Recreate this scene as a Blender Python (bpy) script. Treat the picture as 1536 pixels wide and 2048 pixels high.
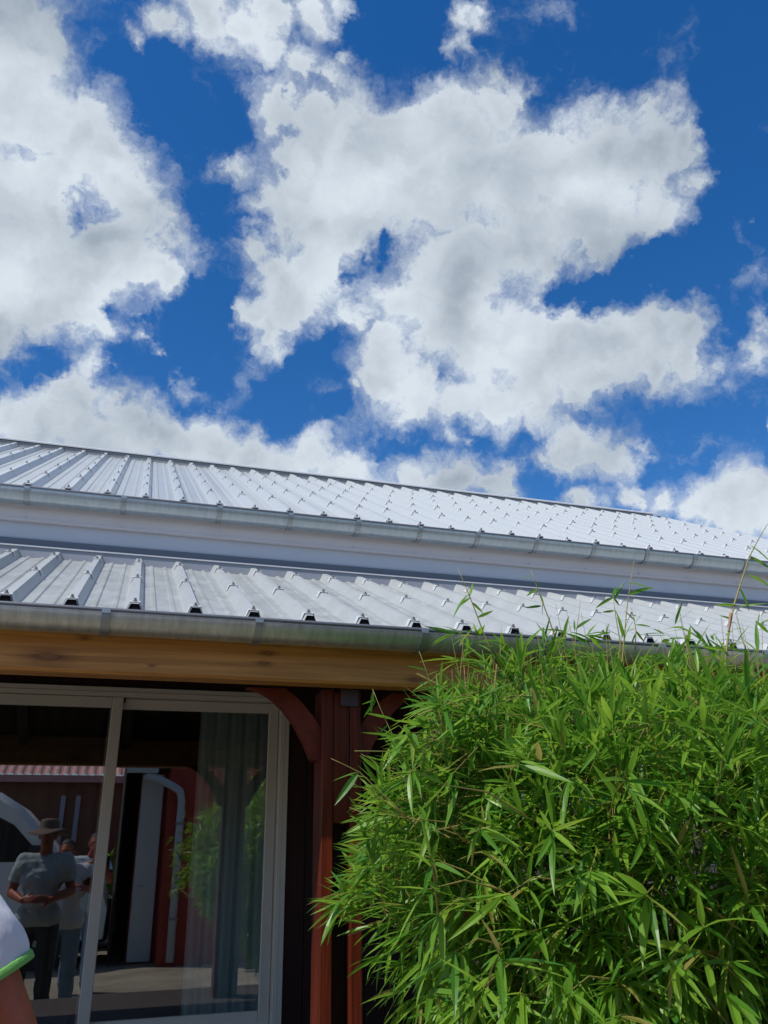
import bpy, bmesh, math, random
from mathutils import Vector, Matrix, Euler
import numpy as np

random.seed(7)
for o in list(bpy.data.objects):
    bpy.data.objects.remove(o)
SC = bpy.context.scene
COL = SC.collection
R = math.radians

# ------------------------------------------------------------------ camera
EYE = 1.42                                  # lens height above the yard
F_PX, CX, CY = 1634.6, 768.0, 1024.0        # focal length of a 1536 x 2048 frame
AX = np.array([[0.9544190081807583, -0.2979954417359718, -0.01682478908754902],
               [0.1005858977926388, 0.37420518744019615, -0.9218746958551886],
               [0.2810103805707297, 0.8781623963695044, 0.3871226828978935]])   # right, down, forward
cam_data = bpy.data.cameras.new('camera')
cam_data.sensor_fit = 'AUTO'
cam_data.sensor_width = 36.0
cam_data.lens = F_PX / 2048 * 36.0
cam_data.clip_start = 0.02
cam_data.clip_end = 2000
cam = bpy.data.objects.new('camera', cam_data)
COL.objects.link(cam)
r_, d_, f_ = [Vector(a) for a in AX]
mw = Matrix((r_, -d_, -f_)).transposed().to_4x4()
mw.translation = (0, 0, EYE)
cam.matrix_world = mw
SC.camera = cam

def ray(x, y):
    d = AX.T @ np.array([(x - CX) / F_PX, (y - CY) / F_PX, 1.0])
    return d

def at(x, y, Y):
    """survey helper: the world point at depth Y seen along a measured direction"""
    d = ray(x, y)
    return Vector((d[0] / d[1] * Y, Y, EYE + d[2] / d[1] * Y))

# ------------------------------------------------------------------ light
SUN_EL, SUN_AZ = R(53), R(-118)             # azimuth from +Y towards +X
sun_dir = Vector((math.sin(SUN_AZ) * math.cos(SUN_EL), math.cos(SUN_AZ) * math.cos(SUN_EL), math.sin(SUN_EL)))
sl = bpy.data.lights.new('sun', 'SUN')
sl.energy = 4.0
sl.angle = R(0.53)
sl.color = (1.0, 0.95, 0.87)
so = bpy.data.objects.new('sun', sl)
COL.objects.link(so)
so.rotation_euler = sun_dir.to_track_quat('Z', 'Y').to_euler()

SC.view_settings.view_transform = 'Standard'
SC.view_settings.look = 'None'
SC.view_settings.exposure = 0.0
SC.view_settings.gamma = 1.0
SC.view_settings.use_curve_mapping = False

# ------------------------------------------------------------------ sky
world = bpy.data.worlds.new('World')
SC.world = world
world.use_nodes = True
world.cycles.sampling_method = 'MANUAL'
world.cycles.sample_map_resolution = 512
WT = world.node_tree
WT.nodes.clear()

def wn(kind, **kw):
    n = WT.nodes.new(kind)
    for k, v in kw.items():
        setattr(n, k, v)
    return n

def wmath(op, a, b=None, c=None, clamp=False):
    n = WT.nodes.new('ShaderNodeMath')
    n.operation = op
    n.use_clamp = clamp
    for i, v in enumerate((a, b, c)):
        if v is None:
            continue
        if isinstance(v, (int, float)):
            n.inputs[i].default_value = v
        else:
            WT.links.new(v, n.inputs[i])
    return n.outputs[0]

def wvec(op, a, b=None, scale=None):
    n = WT.nodes.new('ShaderNodeVectorMath')
    n.operation = op
    for i, v in enumerate((a, b)):
        if v is None:
            continue
        if isinstance(v, (tuple, list, Vector)):
            n.inputs[i].default_value = tuple(v)
        else:
            WT.links.new(v, n.inputs[i])
    if scale is not None:
        n.inputs['Scale'].default_value = scale
    return n

def wnoise(vec, scale, detail, rough=0.55, dist=0.0, lac=2.0):
    n = wn('ShaderNodeTexNoise')
    n.inputs['Scale'].default_value = scale
    n.inputs['Detail'].default_value = detail
    n.inputs['Roughness'].default_value = rough
    n.inputs['Distortion'].default_value = dist
    n.inputs['Lacunarity'].default_value = lac
    WT.links.new(vec, n.inputs['Vector'])
    return n

def wsmooth(v, lo, hi):
    n = wn('ShaderNodeMapRange', interpolation_type='SMOOTHSTEP')
    WT.links.new(v, n.inputs['Value'])
    n.inputs['From Min'].default_value = lo
    n.inputs['From Max'].default_value = hi
    return n.outputs['Result']

# cumulus puffs: survey direction (frame position) and apparent radius
PUFFS = [(10,40,120),(70,80,75),(0,200,130),(80,230,90),(150,215,45),(185,290,85),(240,330,75),(275,400,85),(335,470,60),
 (100,400,130),(20,400,160),(60,540,150),(180,550,115),(270,530,75),(0,640,60),(110,630,65),(200,650,50),
 (190,740,42),(150,800,65),(250,830,65),(80,850,80),(0,820,50),(340,865,60),(420,885,62),(200,900,120),(500,925,55),
 (620,925,58),(560,945,55),(720,945,52),(830,950,58),(930,965,50),(1020,945,45),(1010,985,50),(330,700,22),(375,765,38),(430,800,24),
 (300,690,18),(340,60,48),(420,40,60),(280,110,28),(500,60,50),(560,30,50),(640,25,48),(700,20,32),(540,105,38),(600,150,50),(560,220,52),
 (650,160,40),(690,125,20),(640,260,80),(560,300,34),(600,370,78),(480,345,34),(440,335,16),(720,300,100),(800,285,88),(700,430,95),
 (560,430,66),(510,420,34),(530,520,56),(600,590,76),(520,620,44),(490,610,24),(570,690,34),(550,650,46),(900,260,76),(1000,205,58),(1030,185,46),
 (860,400,130),(1000,350,130),(1120,320,88),(1200,300,76),(1280,240,40),(1300,330,86),(1380,300,48),(1400,370,42),(1320,430,62),(1200,440,98),
 (1050,480,85),(900,520,110),(820,610,84),(900,650,120),(780,690,76),(720,640,54),(1000,680,105),(1100,700,105),(1200,690,88),(1300,670,78),
 (1370,650,54),(1390,720,34),(980,780,54),(1080,790,54),(860,770,54),(1200,760,54),(1300,740,54),(720,765,22),(920,30,40),(960,20,40),
 (910,90,34),(940,110,28),(900,130,18),(910,870,24),(930,880,18),(850,790,62),(930,800,60),(1010,800,56),(1090,800,50),(790,740,60),(1180,770,60),(1380,690,60),(365,485,46),(330,560,50),(1400,690,44),(760,960,50),(640,520,60),(620,430,70),(880,960,50),(980,965,46),(430,920,60),(680,945,50),(260,870,60),(160,860,60),(220,470,90),(60,470,120),(1160,890,52),(1220,910,44),(1100,910,34),(1280,910,20),(1060,930,34),
 (1170,1000,40),(1250,990,34),(1310,1005,46),(1400,1015,58),(1460,1005,66),(1530,1000,76),(1420,940,16),(1515,690,34),(1540,640,36),
 (1530,850,24),(1515,420,12)]
GAPS = [(185,425,42),(715,500,40),(690,535,22),(760,490,30),(1110,585,44),(1180,590,44),(1250,560,42),(1330,535,44),(1430,515,50),(560,330,14),(60,735,34),(120,720,26),(240,640,26),(410,620,60),(420,240,60),(330,200,60),(250,140,40),(420,740,40),(560,800,60),(660,820,40),(740,60,40)]
tc = wn('ShaderNodeTexCoord')
D0 = tc.outputs['Generated']
w1 = wnoise(D0, 8.0, 5.0, 0.6)
w1v = wvec('SCALE', wvec('SUBTRACT', w1.outputs['Color'], (0.5, 0.5, 0.5)).outputs[0], scale=0.10).outputs[0]
w2 = wnoise(D0, 30.0, 7.0, 0.65)
w2v = wvec('SCALE', wvec('SUBTRACT', w2.outputs['Color'], (0.5, 0.5, 0.5)).outputs[0], scale=0.045).outputs[0]
DW = wvec('ADD', wvec('ADD', D0, w1v).outputs[0], w2v).outputs[0]

def puff_field(lst, grow):
    acc = None
    for (x, y, r) in lst:
        c = Vector(ray(x, y))
        ln = c.length
        rad = r * grow / F_PX / ln          # angle subtended off axis
        dist = wvec('DISTANCE', DW, tuple(c.normalized())).outputs['Value']
        w = min(1.0, 0.45 + r / 110.0)
        v = wmath('MULTIPLY_ADD', dist, -w / rad, w, clamp=True)
        acc = v if acc is None else wmath('SMOOTH_MAX', acc, v, 0.22)
    return acc

cov = puff_field(PUFFS, 1.75)
gap = puff_field(GAPS, 1.45)
# the same kind of cloud goes on all round, outside the measured part of the sky
fwd = wvec('DOT_PRODUCT', D0, tuple(f_)).outputs['Value']
elsewhere = wsmooth(fwd, 0.80, 0.70)
big = wnoise(D0, 2.6, 3.0, 0.5).outputs['Fac']
cov_else = wmath('MULTIPLY', wmath('MULTIPLY_ADD', big, 3.2, -1.45, clamp=True), elsewhere)
cov = wmath('MAXIMUM', cov, cov_else)
n1 = wnoise(DW, 10.0, 12.0, 0.62).outputs['Fac']
base = wmath('SUBTRACT', cov, wmath('MULTIPLY', gap, 0.72))
dens = wmath('ADD', wmath('MULTIPLY', base, 2.1), wmath('MULTIPLY_ADD', n1, 2.5, -1.46))
alpha = wsmooth(dens, -0.06, 0.85)
wisp = wsmooth(wnoise(DW, 22.0, 10.0, 0.7).outputs['Fac'], 0.40, 0.62)     # torn edges
alpha = wmath('MULTIPLY', alpha, wmath('MAXIMUM', wmath('MULTIPLY_ADD', wisp, 0.45, 0.55), wsmooth(dens, 0.3, 0.9)), clamp=True)
# light and grey inside the cloud: broad soft billows, sunlit towards the top
up = tuple(sun_dir * 0.05)
up2 = tuple(sun_dir * 0.014)
s1 = wnoise(D0, 5.5, 2.5, 0.42, 0.2).outputs['Fac']
s2 = wnoise(wvec('ADD', D0, up).outputs[0], 5.5, 2.5, 0.42, 0.2).outputs['Fac']
relief = wmath('MULTIPLY', wmath('SUBTRACT', s1, s2), 1.8)
b1 = wnoise(DW, 13.0, 4.0, 0.5).outputs['Fac']
b2 = wnoise(wvec('ADD', DW, up2).outputs[0], 13.0, 4.0, 0.5).outputs['Fac']
fine = wmath('MULTIPLY', wmath('SUBTRACT', b1, b2), 0.95)
thick = wsmooth(dens, 0.55, 2.1)
lit = wmath('ADD', wmath('MULTIPLY_ADD', s1, 1.6, -0.05), wmath('ADD', relief, fine))
lit = wmath('SUBTRACT', lit, wmath('MULTIPLY', thick, 0.34), clamp=True)
cc = wn('ShaderNodeMix', data_type='RGBA')
WT.links.new(lit, cc.inputs['Factor'])
cc.inputs['A'].default_value = (0.31, 0.375, 0.45, 1)
cc.inputs['B'].default_value = (0.70, 0.775, 0.85, 1)
sky = wn('ShaderNodeTexSky', sky_type='NISHITA')
sky.sun_disc = False
sky.sun_elevation = SUN_EL
sky.sun_rotation = SUN_AZ
sky.air_density = 1.0
sky.dust_density = 0.3
sky.ozone_density = 3.0
hs = wn('ShaderNodeHueSaturation')
hs.inputs['Saturation'].default_value = 1.36
hs.inputs['Value'].default_value = 1.62
hs.inputs['Hue'].default_value = 0.507
WT.links.new(sky.outputs[0], hs.inputs['Color'])
bg = wn('ShaderNodeBackground')
bg.inputs['Strength'].default_value = 0.085
WT.links.new(hs.outputs[0], bg.inputs['Color'])
bgc = wn('ShaderNodeBackground')
bgc.inputs['Strength'].default_value = 1.0
WT.links.new(cc.outputs['Result'], bgc.inputs['Color'])
mx = wn('ShaderNodeMixShader')
WT.links.new(alpha, mx.inputs[0])
WT.links.new(bg.outputs[0], mx.inputs[1])
WT.links.new(bgc.outputs[0], mx.inputs[2])
out = wn('ShaderNodeOutputWorld')
WT.links.new(mx.outputs[0], out.inputs[0])

# ------------------------------------------------------------------ materials
def mat(name, col, rough=0.6, metal=0.0, spec=0.5, noise=None, bump=None, stretch=None):
    """Principled material; noise=(scale, amount, second colour); bump=(scale, strength)"""
    m = bpy.data.materials.new(name)
    m.use_nodes = True
    nt = m.node_tree
    b = nt.nodes['Principled BSDF']
    b.inputs['Base Color'].default_value = (*col, 1)
    b.inputs['Roughness'].default_value = rough
    b.inputs['Metallic'].default_value = metal
    b.inputs['Specular IOR Level'].default_value = spec
    t = nt.nodes.new('ShaderNodeTexCoord')
    mp = nt.nodes.new('ShaderNodeMapping')
    if stretch:
        mp.inputs['Scale'].default_value = stretch
    nt.links.new(t.outputs['Object'], mp.inputs['Vector'])
    if noise:
        n = nt.nodes.new('ShaderNodeTexNoise')
        n.inputs['Scale'].default_value = noise[0]
        n.inputs['Detail'].default_value = 8
        n.inputs['Roughness'].default_value = 0.6
        nt.links.new(mp.outputs[0], n.inputs['Vector'])
        rr = nt.nodes.new('ShaderNodeMapRange')
        nt.links.new(n.outputs['Fac'], rr.inputs['Value'])
        rr.inputs['From Min'].default_value = 0.5 - noise[1]
        rr.inputs['From Max'].default_value = 0.5 + noise[1]
        mi = nt.nodes.new('ShaderNodeMix')
        mi.data_type = 'RGBA'
        nt.links.new(rr.outputs[0], mi.inputs['Factor'])
        mi.inputs['A'].default_value = (*col, 1)
        mi.inputs['B'].default_value = (*noise[2], 1)
        nt.links.new(mi.outputs['Result'], b.inputs['Base Color'])
    if bump:
        n2 = nt.nodes.new('ShaderNodeTexNoise')
        n2.inputs['Scale'].default_value = bump[0]
        n2.inputs['Detail'].default_value = 6
        nt.links.new(mp.outputs[0], n2.inputs['Vector'])
        bp = nt.nodes.new('ShaderNodeBump')
        bp.inputs['Strength'].default_value = bump[1]
        bp.inputs['Distance'].default_value = 0.01
        nt.links.new(n2.outputs['Fac'], bp.inputs['Height'])
        nt.links.new(bp.outputs[0], b.inputs['Normal'])
    return m

def wood(name, c1, c2, knots=False, rough=0.5, stretch=(0.5, 9, 9), spec=0.3):
    m = bpy.data.materials.new(name)
    m.use_nodes = True
    nt = m.node_tree
    b = nt.nodes['Principled BSDF']
    b.inputs['Roughness'].default_value = rough
    b.inputs['Specular IOR Level'].default_value = spec
    t = nt.nodes.new('ShaderNodeTexCoord')
    mp = nt.nodes.new('ShaderNodeMapping')
    mp.inputs['Scale'].default_value = stretch
    nt.links.new(t.outputs['Object'], mp.inputs['Vector'])
    n = nt.nodes.new('ShaderNodeTexNoise')
    n.inputs['Scale'].default_value = 2.2
    n.inputs['Detail'].default_value = 9
    n.inputs['Roughness'].default_value = 0.62
    n.inputs['Distortion'].default_value = 0.6
    nt.links.new(mp.outputs[0], n.inputs['Vector'])
    big = nt.nodes.new('ShaderNodeTexNoise')
    big.inputs['Scale'].default_value = 1.4
    big.inputs['Detail'].default_value = 4
    nt.links.new(t.outputs['Object'], big.inputs['Vector'])
    ad = nt.nodes.new('ShaderNodeMath')
    ad.operation = 'MULTIPLY_ADD'
    nt.links.new(big.outputs['Fac'], ad.inputs[0])
    ad.inputs[1].default_value = 0.45
    nt.links.new(n.outputs['Fac'], ad.inputs[2])
    rr = nt.nodes.new('ShaderNodeMapRange')
    nt.links.new(ad.outputs[0], rr.inputs['Value'])
    rr.inputs['From Min'].default_value = 0.48
    rr.inputs['From Max'].default_value = 0.98
    mi = nt.nodes.new('ShaderNodeMix')
    mi.data_type = 'RGBA'
    nt.links.new(rr.outputs[0], mi.inputs['Factor'])
    mi.inputs['A'].default_value = (*c1, 1)
    mi.inputs['B'].default_value = (*c2, 1)
    last = mi.outputs['Result']
    if knots:
        for (kx, kz, kr_) in ((-0.315, EYE + 0.775, 0.030), (-0.18, EYE + 0.86, 0.010), (0.59, EYE + 0.835, 0.012), (0.575, EYE + 0.79, 0.012), (0.63, EYE + 0.88, 0.009),
                              (1.28, EYE + 0.745, 0.014), (0.1, EYE + 0.755, 0.007), (2.05, EYE + 0.8, 0.022), (2.9, EYE + 0.84, 0.024), (-1.2, EYE + 0.8, 0.02), (-2.1, EYE + 0.85, 0.025), (3.7, EYE + 0.8, 0.02)):
            sx = nt.nodes.new('ShaderNodeVectorMath')
            sx.operation = 'MULTIPLY'
            sx.inputs[1].default_value = (0.42, 0.0, 1.15)
            nt.links.new(t.outputs['Object'], sx.inputs[0])
            ds = nt.nodes.new('ShaderNodeVectorMath')
            ds.operation = 'DISTANCE'
            ds.inputs[1].default_value = (kx * 0.42 + 0.0, 0.0, kz * 1.15)
            nt.links.new(sx.outputs[0], ds.inputs[0])
            wb = nt.nodes.new('ShaderNodeMath')
            wb.operation = 'MULTIPLY_ADD'
            nt.links.new(n.outputs['Fac'], wb.inputs[0])
            wb.inputs[1].default_value = kr_ * 1.7
            nt.links.new(ds.outputs['Value'], wb.inputs[2])
            cr = nt.nodes.new('ShaderNodeValToRGB')
            el = cr.color_ramp.elements
            el[0].position, el[0].color = 0.0, (0.45, 0.45, 0.45, 1)
            el[1].position, el[1].color = 1.0, (0, 0, 0, 1)
            for q, c in ((0.36, 0.5), (0.46, 0.75), (0.55, 0.5), (0.75, 0.22)):
                e = el.new(q)
                e.color = (c, c, c, 1)
            sc_ = nt.nodes.new('ShaderNodeMath')
            sc_.operation = 'MULTIPLY'
            sc_.inputs[1].default_value = 0.34 / kr_
            nt.links.new(wb.outputs[0], sc_.inputs[0])
            nt.links.new(sc_.outputs[0], cr.inputs[0])
            km = nt.nodes.new('ShaderNodeMix')
            km.data_type = 'RGBA'
            nt.links.new(cr.outputs[0], km.inputs['Factor'])
            nt.links.new(last, km.inputs['A'])
            km.inputs['B'].default_value = (c1[0] * 0.28, c1[1] * 0.2, c1[2] * 0.2, 1)
            last = km.outputs['Result']
    nt.links.new(last, b.inputs['Base Color'])
    bp = nt.nodes.new('ShaderNodeBump')
    bp.inputs['Strength'].default_value = 0.25
    bp.inputs['Distance'].default_value = 0.004
    nt.links.new(n.outputs['Fac'], bp.inputs['Height'])
    nt.links.new(bp.outputs[0], b.inputs['Normal'])
    return m

def leaf_mat(name, c1, c2, c3):
    m = bpy.data.materials.new(name)
    m.use_nodes = True
    nt = m.node_tree
    b = nt.nodes['Principled BSDF']
    b.inputs['Roughness'].default_value = 0.38
    b.inputs['Specular IOR Level'].default_value = 0.5
    g = nt.nodes.new('ShaderNodeNewGeometry')
    oi = nt.nodes.new('ShaderNodeObjectInfo')
    ad = nt.nodes.new('ShaderNodeMath')
    ad.operation = 'ADD'
    nt.links.new(g.outputs['Random Per Island'], ad.inputs[0])
    nt.links.new(oi.outputs['Random'], ad.inputs[1])
    fr = nt.nodes.new('ShaderNodeMath')
    fr.operation = 'FRACT'
    nt.links.new(ad.outputs[0], fr.inputs[0])
    cr = nt.nodes.new('ShaderNodeValToRGB')
    e = cr.color_ramp.elements
    e[0].position = 0.0
    e[0].color = (*c1, 1)
    e[1].position = 0.97
    e[1].color = (*c2, 1)
    k = cr.color_ramp.elements.new(0.985)
    k.color = (*c3, 1)
    nt.links.new(fr.outputs[0], cr.inputs[0])
    nt.links.new(cr.outputs[0], b.inputs['Base Color'])
    tr = nt.nodes.new('ShaderNodeBsdfTranslucent')
    hv = nt.nodes.new('ShaderNodeHueSaturation')
    hv.inputs['Hue'].default_value = 0.485
    hv.inputs['Value'].default_value = 1.5
    nt.links.new(cr.outputs[0], hv.inputs['Color'])
    nt.links.new(hv.outputs[0], tr.inputs['Color'])
    ms = nt.nodes.new('ShaderNodeMixShader')
    ms.inputs[0].default_value = 0.46
    nt.links.new(b.outputs[0], ms.inputs[1])
    nt.links.new(tr.outputs[0], ms.inputs[2])
    nt.links.new(ms.outputs[0], nt.nodes['Material Output'].inputs[0])
    return m

def glass_mat(name, base=0.16, tint=(0.9, 0.93, 0.92)):
    m = bpy.data.materials.new(name)
    m.use_nodes = True
    nt = m.node_tree
    nt.nodes.remove(nt.nodes['Principled BSDF'])
    tr = nt.nodes.new('ShaderNodeBsdfTransparent')
    tr.inputs[0].default_value = (*tint, 1)
    gl = nt.nodes.new('ShaderNodeBsdfGlossy')
    gl.inputs['Roughness'].default_value = 0.0
    fr = nt.nodes.new('ShaderNodeFresnel')
    fr.inputs[0].default_value = 1.5
    ad = nt.nodes.new('ShaderNodeMath')
    ad.use_clamp = True
    nt.links.new(fr.outputs[0], ad.inputs[0])
    ad.inputs[1].default_value = base
    ms = nt.nodes.new('ShaderNodeMixShader')
    nt.links.new(ad.outputs[0], ms.inputs[0])
    nt.links.new(tr.outputs[0], ms.inputs[1])
    nt.links.new(gl.outputs[0], ms.inputs[2])
    nt.links.new(ms.outputs[0], nt.nodes['Material Output'].inputs[0])
    return m

def cloth_sheer(name, col, trans=0.35):
    m = bpy.data.materials.new(name)
    m.use_nodes = True
    nt = m.node_tree
    b = nt.nodes['Principled BSDF']
    b.inputs['Base Color'].default_value = (*col, 1)
    b.inputs['Roughness'].default_value = 0.9
    tr = nt.nodes.new('ShaderNodeBsdfTransparent')
    ms = nt.nodes.new('ShaderNodeMixShader')
    ms.inputs[0].default_value = trans
    nt.links.new(b.outputs[0], ms.inputs[1])
    nt.links.new(tr.outputs[0], ms.inputs[2])
    nt.links.new(ms.outputs[0], nt.nodes['Material Output'].inputs[0])
    return m

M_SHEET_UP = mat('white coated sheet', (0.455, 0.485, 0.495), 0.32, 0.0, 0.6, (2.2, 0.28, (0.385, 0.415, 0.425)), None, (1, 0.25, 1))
M_SHEET_LO = mat('dusty white coated sheet', (0.41, 0.435, 0.435), 0.40, 0.0, 0.5, (9.0, 0.17, (0.285, 0.30, 0.29)), (140, 0.04), (1, 0.6, 1))  # noise gives the grey dirt mottling
def two_tone(m, clean, amount):  # lighter colour (clean) on the ribs, base colour on the pans
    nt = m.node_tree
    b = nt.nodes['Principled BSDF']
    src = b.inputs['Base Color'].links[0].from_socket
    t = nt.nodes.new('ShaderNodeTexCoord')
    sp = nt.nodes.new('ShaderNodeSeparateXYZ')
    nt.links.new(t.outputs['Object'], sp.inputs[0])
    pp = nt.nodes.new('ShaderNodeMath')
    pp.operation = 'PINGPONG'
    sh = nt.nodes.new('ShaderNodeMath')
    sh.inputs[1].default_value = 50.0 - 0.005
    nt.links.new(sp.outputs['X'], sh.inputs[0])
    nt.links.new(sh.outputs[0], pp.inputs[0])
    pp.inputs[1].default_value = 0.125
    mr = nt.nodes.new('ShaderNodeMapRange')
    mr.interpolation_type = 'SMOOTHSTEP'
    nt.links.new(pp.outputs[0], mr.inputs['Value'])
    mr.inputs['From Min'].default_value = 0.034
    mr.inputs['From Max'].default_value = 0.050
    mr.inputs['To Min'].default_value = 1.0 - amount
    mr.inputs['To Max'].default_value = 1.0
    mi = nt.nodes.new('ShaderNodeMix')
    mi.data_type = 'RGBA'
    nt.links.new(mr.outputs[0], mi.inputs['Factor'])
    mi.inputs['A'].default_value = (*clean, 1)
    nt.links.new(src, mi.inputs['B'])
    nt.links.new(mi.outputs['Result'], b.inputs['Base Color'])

two_tone(M_SHEET_UP, (0.53, 0.56, 0.57), 0.75)
two_tone(M_SHEET_LO, (0.48, 0.505, 0.51), 0.55)
M_FLASH = mat('white flashing', (0.55, 0.57, 0.60), 0.4, 0.0, 0.5, (3, 0.3, (0.50, 0.52, 0.55)))
M_CLOSE = mat('grey closure', (0.22, 0.235, 0.25), 0.6)
M_CLOSE2 = mat('pale closure', (0.27, 0.29, 0.33), 0.5)
M_FOAM = mat('black foam', (0.012, 0.012, 0.014), 0.9, 0, 0.2)
M_BOLT = mat('galvanised bolt', (0.24, 0.245, 0.25), 0.45, 0.4)
M_SADDLE = mat('white saddle washer', (0.60, 0.61, 0.62), 0.5)
M_ZINC = mat('galvanised gutter', (0.52, 0.58, 0.60), 0.38, 0.7, 0.5, (7, 0.2, (0.42, 0.48, 0.50)), (50, 0.06), (5, 2, 0.8))
M_ZINC_OLD = mat('stained galvanised gutter', (0.66, 0.67, 0.61), 0.38, 0.7, 0.5, (8, 0.18, (0.47, 0.48, 0.43)), (50, 0.06), (5, 2, 0.9))
M_FASCIA = mat('white fascia', (0.72, 0.68, 0.69), 0.5, 0, 0.4, (4, 0.3, (0.66, 0.62, 0.63)))
M_WALL = mat('pale blue grey render', (0.56, 0.595, 0.655), 0.8, 0, 0.3, (3, 0.3, (0.52, 0.555, 0.615)), (120, 0.08))
M_PINE = wood('oiled pine', (0.30, 0.112, 0.026), (0.70, 0.33, 0.085), True, 0.42, (0.5, 20, 20))
M_RED = wood('red stained wood', (0.03, 0.006, 0.003), (0.20, 0.032, 0.011), False, 0.4, (14, 14, 0.7), 0.2)
M_REDX = wood('red stained brace wood', (0.07, 0.012, 0.006), (0.20, 0.034, 0.013), False, 0.55, (3, 7, 3), 0.2)
M_CLAD = wood('dark stained cladding', (0.012, 0.004, 0.003), (0.035, 0.008, 0.006), False, 0.6, (7, 7, 0.5))
M_UNDER = wood('dark stained deck', (0.03, 0.012, 0.008), (0.06, 0.022, 0.014), False, 0.7, (7, 0.5, 7))
M_STEEL = mat('dull steel bracket', (0.075, 0.055, 0.06), 0.6, 0.3)
M_FRAME = mat('beige aluminium frame', (0.66, 0.59, 0.51), 0.4, 0.0, 0.5, (20, 0.4, (0.62, 0.55, 0.475)))
M_SEAL = mat('black seal', (0.01, 0.01, 0.01), 0.8)
M_GLASS = glass_mat('coated glass', 0.26)
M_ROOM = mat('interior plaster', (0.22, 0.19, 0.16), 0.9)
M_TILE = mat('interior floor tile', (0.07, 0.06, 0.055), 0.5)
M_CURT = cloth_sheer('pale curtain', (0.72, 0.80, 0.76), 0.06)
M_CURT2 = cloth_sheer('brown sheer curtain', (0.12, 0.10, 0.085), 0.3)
M_YARD = mat('yard concrete', (0.36, 0.32, 0.24), 0.9, 0, 0.2, (1.2, 0.16, (0.20, 0.175, 0.135)), (40, 0.2))
M_SLAB = mat('terrace tile', (0.085, 0.07, 0.062), 0.6, 0, 0.4, (3, 0.3, (0.06, 0.05, 0.045)))
M_LEAF = leaf_mat('bamboo leaf', (0.055, 0.20, 0.018), (0.235, 0.42, 0.040), (0.30, 0.27, 0.07))
M_CULM = mat('bamboo stem', (0.30, 0.24, 0.05), 0.5, 0, 0.4, (6, 0.3, (0.17, 0.21, 0.045)))
M_TWIG = mat('bamboo twig', (0.34, 0.24, 0.07), 0.5, 0, 0.4, (9, 0.3, (0.20, 0.23, 0.05)))
M_SHEATH = mat('dry sheath', (0.40, 0.23, 0.13), 0.8)

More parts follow.
